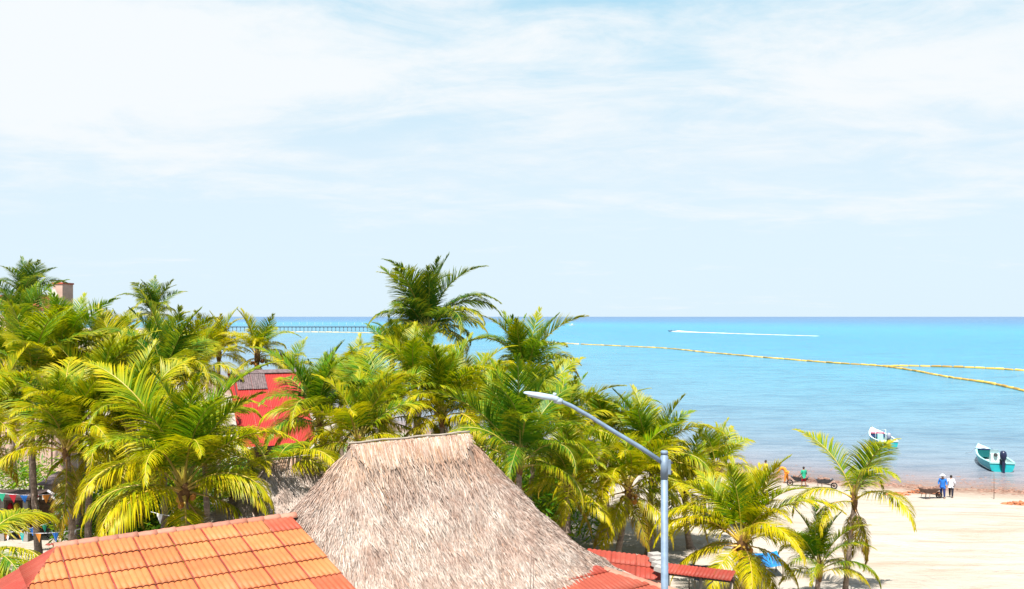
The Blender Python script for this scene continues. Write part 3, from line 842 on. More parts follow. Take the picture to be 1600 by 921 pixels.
# classes from upright to hanging
FCL = [(83, 38, 0.12, 0.42), (74, 70, 0.22, 0.34), (64, 98, 0.34, 0.24), (53, 118, 0.46, 0.16), (40, 126, 0.56, 0.10), (20, 112, 0.62, 0.05), (-6, 78, 0.65, 0.0), (-38, 48, 0.6, 0.0)]
FR = [[frond_mesh('frond_%d_%d' % (i, k), c[0] + (k - 1) * 4, c[1] + (k - 1) * 7, c[2], c[3], 100 + i * 7 + k) for k in range(3)] for i, c in enumerate(FCL)]
coco_me = MB().ball((0, 0, 0), (0.105, 0.105, 0.135), 9, 7).mesh('coconut', M['coconut'])

def trunk_mesh(base, top, r0, r1, seed):
    rng = random.Random(seed); mb = MB(); n = 40; pts = []; rad = []
    d = top - base; off = Vector((rng.uniform(-1, 1), rng.uniform(-1, 1), 0)) * 0.05 * d.length
    for i in range(n + 1):
        t = i / n
        pts.append(base + d * t + off * math.sin(math.pi * t) * (1 - 0.4 * t))
        flare = 0.6 * math.exp(-t * 14)
        rad.append((r0 + (r1 - r0) * t ** 0.7) * (1 + flare) * (1.06 if i % 2 else 0.96) * rng.uniform(0.97, 1.03))
    return mb.tube(pts, rad, 10)
def palm(px, py, D, L, n, yel, dark, label, seed, dry=1, coco=0, lean=(0.0, 0.0), cls=(0, 6), rad=0.14, hang=0, name='coconut_palm', az0=None, sparse=1.0):
    rng = random.Random(seed * 13 + 5); L *= (1.12 if D >= 50 else 1.22) * (1.12 if px in (668, 822) else 1.0); n = max(8, int(n * 1.22)); yel = 0.16 + (yel - 0.30) * 1.35 + 0.30
    if lean == (0.0, 0.0): lean = (rng.uniform(-0.8, 0.8), rng.uniform(-0.5, 0.5))
    c = P(px, py, D); bx, by = c.x + lean[0], c.y + lean[1]; zg = gz(bx, by)
    root = empty(name, (bx, by, zg - 0.05), 0, label, 'palm tree', 'coconut palms')
    lc = c - root.location
    trunk_mesh(Vector((0, 0, 0)), lc + Vector((0, 0, -0.05)), rad * 1.25, rad * 0.75, seed).build('trunk', M['trunk'], root)
    mb = MB(); mb.tube([lc + Vector((0, 0, -0.55)), lc + Vector((0, 0, -0.2)), lc + Vector((0, 0, 0.12)), lc + Vector((0, 0, 0.5))], [rad * 0.8, rad * 1.35, rad * 1.2, rad * 0.3], 9)
    mb.build('crown_shaft', M['fibre'], root)
    az = rng.uniform(0, 6.28) if az0 is None else az0
    for i in range(n):
        q = (i + 0.5) / n
        k = cls[0] + (cls[1] - cls[0] + 0.999) * (q ** 1.1) + rng.uniform(-0.5, 0.5); ki = max(0, min(len(FR) - 1, int(k)))
        az += 2.39996 + rng.uniform(-0.45, 0.45)
        s = L * (0.78 + 0.26 * math.sin(math.pi * min(1, q * 0.8 + 0.25))) * rng.uniform(0.78, 1.1)
        if ki == 0: s *= 0.92
        o = link('frond', FR[ki][rng.randrange(3)], root, loc=lc + Vector((math.cos(az) * rad * 0.4, math.sin(az) * rad * 0.4, 0.25 - 0.45 * q)),
                 rot=(rng.uniform(-0.4, 0.4), rng.uniform(-0.14, 0.14), az), scale=(s, s * rng.uniform(0.9, 1.05), s))
        y = yel + 0.55 * (q - 0.45) + rng.uniform(-0.2, 0.22)
        o.color = (max(0, min(1, y)), max(0, min(1, 0.08 + 0.55 * max(0, q - 0.62) / 0.38 * rng.random())), max(0, min(1, dark + rng.uniform(-0.15, 0.15))), 1)
    for i in range(dry + (seed % 3 == 0)):
        az += 2.4
        s = L * rng.uniform(0.6, 0.8)
        o = link('dry_frond', FR[7][rng.randrange(3)], root, loc=lc + Vector((0, 0, -0.35)), rot=(rng.uniform(-.3, .3), 0.1 + 0.35 * (hang > 0), az), scale=(s, s * 0.8, s)); o.color = (0.6, 0.95, 0, 1)
    for i in range(coco):
        a = 2.4 * i
        link('coconut', coco_me, root, loc=lc + Vector((math.cos(a) * 0.33, math.sin(a) * 0.33, -0.34 - 0.11 * (i % 3))), rot=(0.5 * math.sin(a), 0.5 * math.cos(a), a))
    return root

PALMS = [
 # px, py, D, L, n, yellow, dark, label, kwargs
 (668, 520, 58, 4.35, 26, 0.10, 0.75, 'tallest dark green palm standing above the horizon behind the palapa', dict(dry=1, cls=(0, 5), coco=6)),
 (822, 588, 54, 4.0, 20, 0.22, 0.35, 'palm with open arching fronds against the sea above the lamp head', dict(cls=(0, 5))),
 (240, 492, 74, 3.1, 16, 0.12, 0.65, 'small dark palm poking above the horizon on the left', dict(cls=(0, 4))),
 (40, 474, 62, 3.0, 18, 0.05, 0.80, 'dark bluish palm at top left in front of the pink house tower', dict(cls=(0, 5))),
 (34, 530, 50, 3.5, 18, 0.20, 0.35, 'green palm at the left edge below the dark bluish palm', dict(cls=(0, 5))),
 (112, 552, 44, 2.9, 20, 0.22, 0.20, 'bright green upright palm right of the pink house tower', dict(cls=(0, 5))),
 (182, 532, 60, 2.1, 14, 0.40, 0.15, 'small palm peeking between the tower palm and the small dark palm', dict(cls=(0, 4))),
 (250, 572, 50, 3.0, 18, 0.42, 0.10, 'yellow-green palm just below the small dark palm', dict(cls=(0, 6))),
 (342, 552, 58, 2.9, 20, 0.62, 0.0, 'yellowest palm left of the pier', dict(cls=(0, 6))),
 (402, 556, 54, 2.6, 18, 0.42, 0.1, 'palm with browning crown above the red roof ridge', dict(cls=(0, 6), dry=2, coco=5)),
 (190, 605, 46, 3.6, 18, 0.50, 0.05, 'yellow tinged palm in the middle of the left grove', dict(cls=(1, 6))),
 (255, 600, 42, 3.6, 20, 0.22, 0.45, 'darker green palm left of the red roof', dict(cls=(0, 5))),
 (48, 600, 41, 3.6, 18, 0.28, 0.25, 'palm with a hooped frond at the left edge of the grove', dict(cls=(0, 6))),
 (150, 640, 39, 3.2, 16, 0.34, 0.25, 'half hidden palm behind the dark trunked palm on the left', dict(cls=(0, 6))),
 (104, 700, 36, 3.5, 20, 0.36, 0.10, 'palm with a dark bare trunk leaning behind the bunting', dict(cls=(0, 5), lean=(0.25, 0.0), rad=0.13)),
 (-14, 672, 37, 3.0, 16, 0.50, 0.10, 'yellow palm cut by the left frame edge above the bunting', dict(cls=(0, 6), dry=2)),
 (287, 762, 31.5, 4.2, 24, 0.34, 0.06, 'big broad palm directly behind the orange tile roof', dict(cls=(0, 6), rad=0.17, coco=3)),
 (425, 748, 34, 2.9, 14, 0.50, 0.05, 'palm below the red roof, left of the palapa ridge', dict(cls=(3, 6))),
 (500, 664, 41, 3.5, 22, 0.22, 0.30, 'leafy green palm between the red roof and the palapa ridge', dict(cls=(0, 6))),
 (496, 632, 57, 3.0, 16, 0.32, 0.20, 'palm rising behind the right end of the red roof', dict(cls=(0, 5))),
 (566, 618, 50, 3.1, 16, 0.28, 0.30, 'green palm left below the tallest palm', dict(cls=(0, 5))),
 (600, 655, 43, 3.4, 18, 0.32, 0.20, 'palm with long arching frond just above the palapa ridge', dict(cls=(1, 6))),
 (648, 600, 49, 3.3, 18, 0.34, 0.15, 'yellow-green palm directly below the tallest palm', dict(cls=(0, 5))),
 (690, 650, 43, 3.3, 20, 0.40, 0.10, 'bright palm above the right end of the palapa ridge', dict(cls=(0, 6))),
 (738, 620, 50, 3.2, 16, 0.50, 0.10, 'palm with pale drooping fronds between tallest palm and the open arching palm', dict(cls=(1, 6), dry=2)),
 (812, 722, 36.5, 3.7, 20, 0.12, 0.35, 'dark green palm with tall upright fronds behind the right slope of the palapa', dict(cls=(0, 5))),
 (880, 690, 44, 3.2, 16, 0.32, 0.20, 'palm under the lamp arm, right of the upright dark green palm', dict(cls=(0, 6))),
 (945, 690, 48, 3.2, 18, 0.30, 0.25, 'palm whose tip rises behind the middle of the lamp arm', dict(cls=(0, 5))),
 (982, 765, 42, 3.5, 22, 0.46, 0.05, 'palm with orange hanging fronds left of the lamp post', dict(cls=(1, 7), coco=6, dry=2)),
 (1018, 722, 45, 3.4, 20, 0.34, 0.15, 'green palm behind the top of the lamp post', dict(cls=(0, 6))),
 (1120, 735, 50, 2.9, 16, 0.46, 0.10, 'small palm behind the yellow palm right of the lamp post', dict(cls=(0, 5))),
 (1160, 848, 36.5, 3.4, 24, 0.52, 0.0, 'yellow palm with a cluster of orange coconuts right of the lamp post', dict(cls=(0, 7), coco=10, dry=1, rad=0.17)),
 (1335, 778, 36.5, 3.0, 8, 0.40, 0.20, 'slender sparse palm with browning fronds standing alone on the sand', dict(cls=(1, 5), dry=3, rad=0.10, lean=(-0.45, 0.0), hang=1)),
 (1280, 888, 36.0, 2.3, 14, 0.22, 0.30, 'small young palm at the foot of the slender sparse palm', dict(cls=(0, 5), dry=0, rad=0.11)),
 (-34, 868, 21.5, 2.2, 14, 0.45, 0.10, 'palm frond reaching in over the lower left corner of the tile roof', dict(cls=(4, 6), dry=0)),
 (188, 738, 39, 3.0, 16, 0.40, 0.15, 'palm between the dark trunked palm and the big broad palm, low down', dict(cls=(1, 6))),
 (4, 585, 47, 3.2, 18, 0.30, 0.25, 'green palm hiding the pink house wall at the left frame edge', dict(cls=(0, 6))),
 (150, 535, 68, 2.4, 14, 0.30, 0.30, 'distant palm between the bright upright palm and the small dark palm', dict(cls=(0, 5))),
 (300, 592, 50, 3.0, 18, 0.55, 0.05, 'yellow palm left of the grey end of the red roof', dict(cls=(0, 6))),
 (90, 610, 43, 3.4, 18, 0.30, 0.30, 'shaded palm left of the middle of the grove', dict(cls=(0, 6))),
 (205, 680, 37, 3.3, 18, 0.32, 0.20, 'palm filling the gap left of the big broad palm', dict(cls=(0, 6))),
 (452, 588, 60, 2.4, 14, 0.48, 0.10, 'small yellowish palm at the sea edge right of the browning crown', dict(cls=(1, 6))),
 (532, 612, 56, 2.8, 16, 0.25, 0.35, 'green palm silhouetted on the water left of the tallest palm', dict(cls=(0, 5))),
 (612, 575, 54, 3.0, 16, 0.20, 0.40, 'dark green palm leaning against the left of the tallest palm', dict(cls=(0, 6))),
 (560, 690, 39, 3.0, 16, 0.38, 0.15, 'palm whose frond tips touch the left end of the palapa ridge', dict(cls=(0, 5))),
 (770, 660, 45, 3.2, 18, 0.36, 0.15, 'palm behind the right end of the palapa ridge', dict(cls=(0, 6))),
 (845, 640, 49, 3.0, 16, 0.30, 0.25, 'palm directly behind the lamp head', dict(cls=(0, 6))),
 (890, 760, 39.5, 3.0, 16, 0.35, 0.20, 'palm low behind the right edge of the thatch', dict(cls=(0, 6))),
 (1070, 770, 46, 3.0, 18, 0.44, 0.10, 'palm just right of the lamp post behind the yellow palm', dict(cls=(0, 6))),
 (318, 690, 41, 2.8, 16, 0.40, 0.12, 'palm directly behind the upright fronds of the big broad palm', dict(cls=(2, 6))),
]
for i, (px, py, D, L, n, ye, dk, lab, kw) in enumerate(PALMS):
    palm(px, py, D, L, n, ye, dk, lab, i + 1, **kw)


# low leafy growth filling the shade under the grove
def undergrowth():
    rng = np.random.default_rng(21); N = 0; B = []
    for i in range(230):
        px = rng.uniform(-60, 900); D = rng.uniform(44, 66)
        x = (px - 800) / F * D
        if shore_dist(np.array([x]), np.array([D]))[0] < 6: continue
        if px < 135 and D < 58: continue
        if 340 < px < 520 and 44 < D < 52: continue
        B.append((x, D, gz(x, D), rng.uniform(1.2, 2.3), rng.uniform(1.6, 4.6)))
    V = []; C = []; Q = []
    for x, y, z, r, h in B:
        n = 330
        th = rng.uniform(0, 6.283, n); rr = r * np.sqrt(rng.random(n)); zz = z + h * rng.random(n) ** 0.6 * np.sqrt(np.clip(1 - (rr / r) ** 2 * 0.8, 0, 1))
        c = np.stack([x + rr * np.cos(th), y + rr * np.sin(th), zz], 1)
        d = np.stack([np.cos(th) * rng.uniform(.3, 1, n), np.sin(th) * rng.uniform(.3, 1, n), rng.uniform(-.7, .9, n)], 1); d /= np.linalg.norm(d, axis=1)[:, None]
        sd = np.cross(d, rng.normal(0, 1, (n, 3))); sd /= np.linalg.norm(sd, axis=1)[:, None]
        L = rng.uniform(.25, .75, n)[:, None]; W = rng.uniform(.025, .06, n)[:, None]
        V.append(np.stack([c - d * L * .5, c + sd * W, c + d * L * .5, c - sd * W], 1).reshape(-1, 3))
        col = np.stack([rng.random(n), rng.random(n), rng.random(n), np.ones(n)], 1); C.append(np.repeat(col, 4, 0))
    V = np.concatenate(V); C = np.concatenate(C); Q = np.arange(len(V)).reshape(-1, 4)
    me = bpy.data.meshes.new('undergrowth')
    me.vertices.add(len(V)); me.vertices.foreach_set('co', V.ravel())
    me.loops.add(Q.size); me.loops.foreach_set('vertex_index', Q.ravel().astype(np.int32))
    me.polygons.add(len(Q)); me.polygons.foreach_set('loop_start', np.arange(0, Q.size, 4, dtype=np.int32)); me.update(calc_edges=True)
    a = me.color_attributes.new('leaf', 'FLOAT_COLOR', 'POINT'); a.data.foreach_set('color', C.astype(np.float32).ravel())
    me.materials.append(M['leaf'])
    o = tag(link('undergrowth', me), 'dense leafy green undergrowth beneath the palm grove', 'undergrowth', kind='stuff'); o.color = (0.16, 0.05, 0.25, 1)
undergrowth()

# ------------------------------------------------------------------ street lamp
DL = 14.0
lt = P(1038, 708, DL)
lamp = empty('street_lamp', (lt.x, lt.y, gz(lt.x, lt.y)), 0, 'grey street lamp with long slanting arm rising in front of the palms', 'street lamp')
h = lt.z - lamp.location.z
MB().tube([(0.03, 0, 0), (0.02, 0, 0.25), (0.012, 0, h * 0.5), (0, 0, h - 0.001)], [0.080, 0.072, 0.062, 0.054], 20).build('pole', M['galv'], lamp)
cap = MB(); cap.tube([(0, 0, h - 0.02), (0, 0, h + 0.02), (0, 0, h + 0.035)], [0.058, 0.058, 0.045], 20); cap.build('pole_cap', M['galv'], lamp)
br = MB(); br.tube([(0, 0, h - 0.40), (0, 0, h - 0.06)], 0.061, 20); br.box((0.072, 0, h - 0.22), (0.05, 0.07, 0.22)); brk = br.build('bracket', M['galv'], lamp)
for z in (-0.15, -0.29):
    MB().tube([(0.11, -0.05, h + z), (0.11, 0.05, h + z)], 0.016, 6).build('bolt', M['bolt'], brk)
def lp(px, py, d=DL): return P(px, py, d) - lamp.location
arm = MB(); ap = [lp(1034, 722), lp(1000, 699), lp(960, 675), lp(920, 650), lp(892, 634), lp(878, 628), lp(866, 625)]
arm.tube(ap, [0.037, 0.036, 0.034, 0.032, 0.031, 0.030, 0.030], 14); arm.build('arm', M['galv'], lamp)
hd = lp(874, 626) ; tp = lp(818, 614)
dx = (tp - hd); Lh = dx.length; dx.normalize(); dy = Vector((0, 1, 0)); dz = dx.cross(dy); dz = -dz if dz.z < 0 else dz; 
hm_ = Matrix((dx, dy, dz)).transposed().to_4x4(); hm_.translation = hd
def head_loft(z_off, zs):
    mb = MB(); vs = []; prof = [(0.0, 0.035, 0.04), (0.10, 0.06, 0.06), (0.22, 0.075, 0.065), (0.30, 0.12, 0.062), (0.6, 0.145, 0.055), (0.88, 0.135, 0.036), (0.97, 0.10, 0.022), (1.0, 0.05, 0.012)]
    n = 12
    for x, wy, hz in prof:
        for k in range(n):
            a = 2 * math.pi * k / n; ca, sa = math.cos(a), math.sin(a)
            y = wy * math.copysign(abs(ca) ** 0.6, ca); z = hz * (abs(sa) ** 0.7 if sa > 0 else -0.35 * abs(sa) ** 0.5)
            vs.append((x * Lh, y, z * zs + z_off))
    fs = [(j * n + k, j * n + (k + 1) % n, (j + 1) * n + (k + 1) % n, (j + 1) * n + k) for j in range(len(prof) - 1) for k in range(n)]
    fs += [tuple(reversed(range(n))), tuple((len(prof) - 1) * n + k for k in range(n))]
    return mb.add(vs, fs, 0, True)
hd_o = head_loft(0, 1.0).build('lamp_head', M['lamp_grey'], lamp); hd_o.matrix_local = hm_
MB().box((Lh * 0.62, 0, -0.022), (Lh * 0.52, 0.20, 0.016)).build('lens', M['glass_lens'], hd_o)
MB().tube([(Lh * 0.16, 0, 0.05), (Lh * 0.16, 0, 0.10)], 0.028, 10).build('photocell', M['lamp_grey'], hd_o)
collar = MB(); collar.tube([ap[-2], ap[-1]], 0.048, 12); collar.build('collar', M['lamp_grey'], lamp)

# thin rods standing by the thatch
for i, (px, y0, y1) in enumerate(((829, 862, 925), (833, 872, 925))):
    a, b2 = P(px, y1, 20.2), P(px + 1, y0, 20.2)
    o = MB().tube([(0, 0, 0), b2 - a], 0.006, 5).build('wire_rod', M['rust'], None, loc=a)
    tag(o, ('taller' if i == 0 else 'shorter') + ' thin wire rod standing in front of the thatch at the bottom', 'rod', 'thin rods before the thatch')

# ------------------------------------------------------------------ boats
def loft_hull(L, beam, depth, m_out, m_in, m_rail):
    """bow +x, stern at 0, waterline z=0"""
    ns = 15; sec = []
    for i in range(ns):
        s = i / (ns - 1)
        b = beam / 2 * (0.88 + 0.12 * math.sin(math.pi * min(1, s * 1.6))) * (1 - max(0, (s - 0.42) / 0.58) ** 2.3) + 0.015
        sheer = depth * (0.62 + 0.62 * max(0, s - 0.25) ** 1.7)
        keel = -0.22 + 0.75 * max(0, (s - 0.72) / 0.28) ** 2.2 * depth
        ch = keel + (sheer - keel) * 0.30
        sec.append((s * L + (0.35 * max(0, s - 0.85) / 0.15 if s > 0.85 else 0), b, sheer, keel, ch))
    out = MB(); vs = []
    for x, b, sh, k, ch in sec:
        vs += [(x, -b, sh), (x, -b * 0.93, (sh + ch) / 2), (x, -b * 0.80, ch), (x, 0, k), (x, b * 0.80, ch), (x, b * 0.93, (sh + ch) / 2), (x, b, sh)]
    fs = [(i * 7 + k, i * 7 + k + 1, i * 7 + 8 + k, i * 7 + 7 + k) for i in range(ns - 1) for k in range(6)]
    fs.append(tuple(range(6, -1, -1)))
    out.add(vs, fs, 0, False)
    inn = MB(); vs = []; 
    for x, b, sh, k, ch in sec:
        bb = max(b - 0.11, 0.01); fl = max(0.10, k + 0.12)
        x2 = min(x, sec[-1][0] - 0.25) if x > 1 else max(x, 0.12)
        vs += [(x2, -bb, sh - 0.01), (x2, -bb * 0.92, min(fl, sh - 0.02)), (x2, bb * 0.92, min(fl, sh - 0.02)), (x2, bb, sh - 0.01)]
    fs = [(i * 4 + k, i * 4 + 4 + k, i * 4 + 5 + k, i * 4 + k + 1) for i in range(ns - 1) for k in range(3)]
    fs += [(0, 1, 2, 3)]
    inn.add(vs, fs, 0, False)
    rail = MB(); pts = [(x, -b + 0.05, sh + 0.015) for x, b, sh, k, ch in sec] 
    vs = []
    for sgn in (-1, 1):
        base = len(vs)
        for x, b, sh, k, ch in sec:
            vs += [(x, sgn * (b + 0.02), sh), (x, sgn * (b + 0.02), sh + 0.05), (x, sgn * max(b - 0.13, 0.0), sh + 0.05), (x, sgn * max(b - 0.13, 0.0), sh)]
        for i in range(ns - 1):
            for k in range(4):
                a = base + i * 4
                rail.f.append((a + k, a + (k + 1) % 4, a + 4 + (k + 1) % 4, a + 4 + k)); rail.m.append(0); rail.sm.append(False)
    rail.v = vs
    rail.box((0.03, 0, sec[0][2] - 0.03), (0.16, sec[0][1] * 2 - 0.02, 0.10))
    return out, inn, rail, sec
def outboard(parent, x, z, m_cowl, s=1.0):
    o = MB()
    prof = [(-0.16, 0.10, 0.13), (0.0, 0.17, 0.20), (0.22, 0.19, 0.23), (0.38, 0.16, 0.20), (0.45, 0.08, 0.12)]
    vs = []; n = 10
    for zz, wy, wx in prof:
        for k in range(n):
            a = 2 * math.pi * k / n; vs.append((x - 0.22 * s + wx * s * math.copysign(abs(math.cos(a)) ** 0.7, math.cos(a)), wy * s * math.copysign(abs(math.sin(a)) ** 0.7, math.sin(a)), z + (zz + 0.25) * s))
    fs = [(j * n + k, j * n + (k + 1) % n, (j + 1) * n + (k + 1) % n, (j + 1) * n + k) for j in range(4) for k in range(n)] + [tuple(range(n - 1, -1, -1)), tuple(4 * n + k for k in range(n))]
    o.add(vs, fs, 0, True); ob = o.build('outboard_motor', m_cowl, parent)
    g = MB(); g.box((x - 0.22 * s, 0, z - 0.28 * s), (0.20 * s, 0.14 * s, 0.80 * s), None, 0); g.box((x - 0.22 * s, 0, z - 0.66 * s), (0.42 * s, 0.10 * s, 0.12 * s)); g.build('motor_leg', M['motor'], ob)
    b = MB(); b.box((x - 0.02, 0, z - 0.02), (0.16, 0.30 * s, 0.34 * s)); b.build('clamp', M['steel_dark'], ob)
def panga(name, stern, bow, label, L, beam, style):
    d = (bow - stern); rz = math.atan2(d.y, d.x)
    root = empty(name, (stern.x, stern.y, 0.0), rz, label, 'boat', 'boats moored by the beach')
    out, inn, rail, sec = loft_hull(L, beam, 1.25, None, None, None)
    out.build('hull', M['turq'], root); inn.build('deck', M['boatwhite'], root); rail.build('gunwale', M['boatwhite'] if style == 'white' else M['boatmint'], root)
    zs = sec[0][2]
    outboard(root, 0.0, zs + 0.10, M['motor_grey'] if style == 'white' else M['motor'], 1.05 if style == 'white' else 1.35)
    for x in ((1.6, 3.2) if style == 'white' else (1.5, 2.7, 3.9)):
        s = x / L; b = np.interp(x, [q[0] for q in sec], [q[1] for q in sec])
        MB().box((x, 0, 0.42), (0.32, 2 * b - 0.26, 0.06)).build('bench', M['boatwhite'], root)
    MB().box((0.55, 0, 0.36), (0.6, beam * 0.62, 0.45)).build('stern_locker', M['boatwhite'], root)
    # foredeck
    i0 = 9 if style == 'white' else 11
    mb = MB(); vs = []
    for x, b, sh, k, ch in sec[i0:]: vs += [(x, -b + 0.06, sh + 0.03), (x, 0, sh + (0.22 if style == 'white' else 0.12)), (x, b - 0.06, sh + 0.03)]
    n = len(sec) - i0
    fs = [(i * 3 + k, i * 3 + 3 + k, i * 3 + 4 + k, i * 3 + k + 1) for i in range(n - 1) for k in range(2)]
    mb.add(vs, fs, 0, True); fd = mb.build('foredeck', M['boatwhite'], root)
    x, b, sh, k, ch = sec[i0]
    if style == 'white':
        MB().box((x - 0.03, 0, sh - 0.20), (0.05, 2 * b - 0.22, 0.26)).build('locker_front', M['navy_tarp'], root)
        MB().box((x + 0.02, 0.12 * 0, sh + 0.11), (0.10, 2 * b - 0.35, 0.14)).build('rolled_cover', M['pinkred'], root)
        MB().box((x - 1.0, 0, 0.62), (0.55, 0.55, 0.85), None, 0, (0.8, 0.9)).build('console', M['boatmint'], root)
        rl_ = MB(); rl_.tube([(x - 1.25, -0.5, 0.4), (x - 1.25, -0.5, 1.55), (x - 1.25, 0.5, 1.55), (x - 1.25, 0.5, 0.4)], 0.025, 6); rl_.build('grab_rail', M['boatwhite'], root)
    else:
        MB().box((x - 0.03, 0, sh - 0.36), (0.05, 2 * b - 0.20, 0.64)).build('locker_front', M['teal'], root)
        MB().box((x - 0.02, 0, sh + 0.04), (0.14, 2 * b + 0.16, 0.07)).build('deck_edge', M['navy_tarp'], root)
        co = MB().box((3.35, -0.25, 0.62), (0.55, 0.75, 0.90), None, 0, (0.75, 0.9)).build('console', M['boatwhite'], root)
        MB().box((3.52, -0.25, 1.22), (0.03, 0.66, 0.36), Euler((0, R(-18), 0)).to_matrix()).build('windscreen', M['windscreen'], co)
        MB().tube([(3.05, -0.25, 0.98), (3.01, -0.25, 1.02)], 0.17, 12).build('wheel', M['rubber'], co)
        for q in (-0.55, 0.5): MB().tube([(2.2, q, 0.10), (2.2, q, 0.30)], 0.14, 8).build('bucket', M['steel_dark'], root)
    MB().tube([(sec[-1][0] - 0.1, 0, sec[-1][2]), (sec[-1][0] + 1.3, 0.3, 0.3), (sec[-1][0] + 3.0, 0.5, -0.05)], 0.018, 5).build('mooring_line', M['cloth_white'], root)
    return root
st1, bw1 = P(1388, 702, 88.0), P(1359, 685, 95.5)
st1 = Vector((st1.x, st1.y, 0)); bw1 = Vector((bw1.x, bw1.y, 0))
panga('motorboat', st1, bw1, 'turquoise open motorboat with white rounded bow deck and grey outboard, farther from the beach', 6.6, 2.1, 'white')
st2 = P(1566, 738, 74.9); bw2 = P(1524, 713, 83.6)
panga('motorboat', st2, bw2, 'turquoise open motorboat with dark teal bow locker and large navy outboard, nearer the beach', 7.6, 2.2, 'teal')

# speedboat with wake, tiny far boat
sb = P(1054, 518.5, 775.0)
spd = empty('speedboat', (sb.x, sb.y, 0.0), R(172), 'tiny speedboat crossing the bay ahead of a long white wake', 'boat')
out, inn, rail, sec = loft_hull(5.2, 1.9, 1.2, None, None, None)
out.build('hull', M['navy_tarp'], spd); inn.build('deck', M['boatwhite'], spd); rail.build('gunwale', M['boatwhite'], spd)
MB().box((2.4, 0, 0.9), (0.9, 0.9, 1.1), None, 0, (0.7, 0.9)).build('console', M['navy_tarp'], spd)
outboard(spd, 0, 0.8, M['motor'], 1.2)
fb = P(898, 509.5, 1255.0)
far = empty('far_boat', (fb.x, fb.y, 0.0), R(200), 'white speck of a boat far out under the horizon, above the palms', 'boat')
out, inn, rail, sec = loft_hull(9.0, 3.0, 2.0, None, None, None)
out.build('hull', M['boatwhite'], far); inn.build('deck', M['boatwhite'], far)
MB().box((4.2, 0, 2.2), (3.0, 2.0, 2.2), None, 0, (0.7, 0.85)).build('cabin', M['boatwhite'], far)
def wake():
    rng = np.random.default_rng(4); V = []; Q = []
    a = P(1060, 519, 775.0); b1 = P(1180, 522.5, 660.0); c1 = P(1275, 525.5, 600.0)
    N = 330
    for i in range(N):
        t = rng.random() ** 1.5
        p = (a.lerp(b1, t / 0.55) if t < 0.55 else b1.lerp(c1, (t - 0.55) / 0.45))
        wd = (2.6 + 3.0 * t) * (0.4 + 0.6 * rng.random())
        off = rng.normal(0, 1.3 + 1.2 * t); ln = rng.uniform(2.0, 6.0) * (1.25 - 0.7 * t); wd *= (1.0 - 0.75 * t)
        hgt = 0.04 + max(0.0, 0.9 * (0.10 - t) / 0.10) * rng.random()
        base = len(V); k = 6
        for j in range(k):
            an = 2 * math.pi * j / k; V.append((p.x + ln * math.cos(an) * rng.uniform(.7, 1.2), p.y + off + wd * 0.5 * math.sin(an) * rng.uniform(.7, 1.2), 0.03))
        V.append((p.x, p.y + off, hgt + 0.05))
        for j in range(k): Q.append((base + j, base + (j + 1) % k, base + k))
    me = bpy.data.meshes.new('boat_wake'); me.from_pydata(V, [], Q); me.materials.append(M['foam'])
    return tag(link('boat_wake', me), 'long white foam wake trailing to the right of the speedboat', 'wake', kind='stuff')
wake()

# ------------------------------------------------------------------ floating booms
float_me = MB().tube([(-0.5, 0, 0), (-0.46, 0, 0), (-0.42, 0, 0), (0, 0, 0), (0.42, 0, 0), (0.46, 0, 0), (0.5, 0, 0)], [0.12, 0.35, 0.48, 0.5, 0.48, 0.35, 0.12], 8).mesh('float', M['boom'])
float_pale = float_me.copy(); float_pale.materials.clear(); float_pale.materials.append(M['boom_pale'])
def boom(name, label, pix, step, diam, me, seed):
    pts = [P(px, py, CAM_Z * F / (py - 495.0)) for px, py in pix]
    rng = random.Random(seed); root = empty(name, (pts[0].x, pts[0].y, 0), 0, label, 'float line', 'floating weed barriers')
    # walk along a smoothed polyline
    path = []
    for i in range(len(pts) - 1):
        p0 = pts[max(i - 1, 0)]; p1 = pts[i]; p2 = pts[i + 1]; p3 = pts[min(i + 2, len(pts) - 1)]
        m = 24
        for k in range(m):
            t = k / m; path.append(0.5 * ((2 * p1) + (p2 - p0) * t + (2 * p0 - 5 * p1 + 4 * p2 - p3) * t * t + (3 * p1 - p0 - 3 * p2 + p3) * t ** 3))
    path.append(pts[-1]); cum = [0]
    for a, b in zip(path[:-1], path[1:]): cum.append(cum[-1] + (b - a).length)
    def at(s):
        i = min(max(0, int(np.searchsorted(cum, s) - 1)), len(path) - 2); return path[i].lerp(path[i + 1], (s - cum[i]) / max(1e-6, cum[i + 1] - cum[i]))
    n = int(cum[-1] / step); cord = []
    for i in range(n):
        a = at(i * step); b = at((i + 1) * step); c = (a + b) / 2; d = b - a
        o = link('float', me, root, loc=(c.x - pts[0].x + rng.uniform(-.05, .05), c.y - pts[0].y + rng.uniform(-.12, .12), 0.10 + rng.uniform(-.04, .05)),
                 rot=(rng.uniform(0, 6), rng.uniform(-.03, .03), math.atan2(d.y, d.x) + rng.uniform(-.05, .05)), scale=(d.length * 0.97, diam * rng.uniform(0.85, 1.15), diam * rng.uniform(0.85, 1.1)))
        cord.append(Vector((a.x - pts[0].x, a.y - pts[0].y, 0.06)))
    MB().tube(cord, 0.05, 4).build('cable', M['wood'], root)
boom('float_boom', 'yellow float line running from the right frame edge across the bay towards the palms', [(1640, 622), (1600, 612), (1545, 600), (1480, 590), (1420, 579), (1366, 572), (1300, 568), (1190, 559), (1100, 551), (1040, 545), (960, 541), (905, 538.5)], 3.0, 0.62, float_me, 1)
boom('float_boom', 'short upper yellow float line branching off toward the right frame edge', [(1640, 581), (1600, 580), (1540, 576.5), (1480, 574.2), (1420, 572.8), (1366, 573.4)], 2.6, 0.66, float_me, 2)
boom('float_boom', 'faint far float line continuing left behind the open arching palm', [(905, 538.5), (820, 534), (760, 531)], 5.0, 0.8, float_pale, 3)
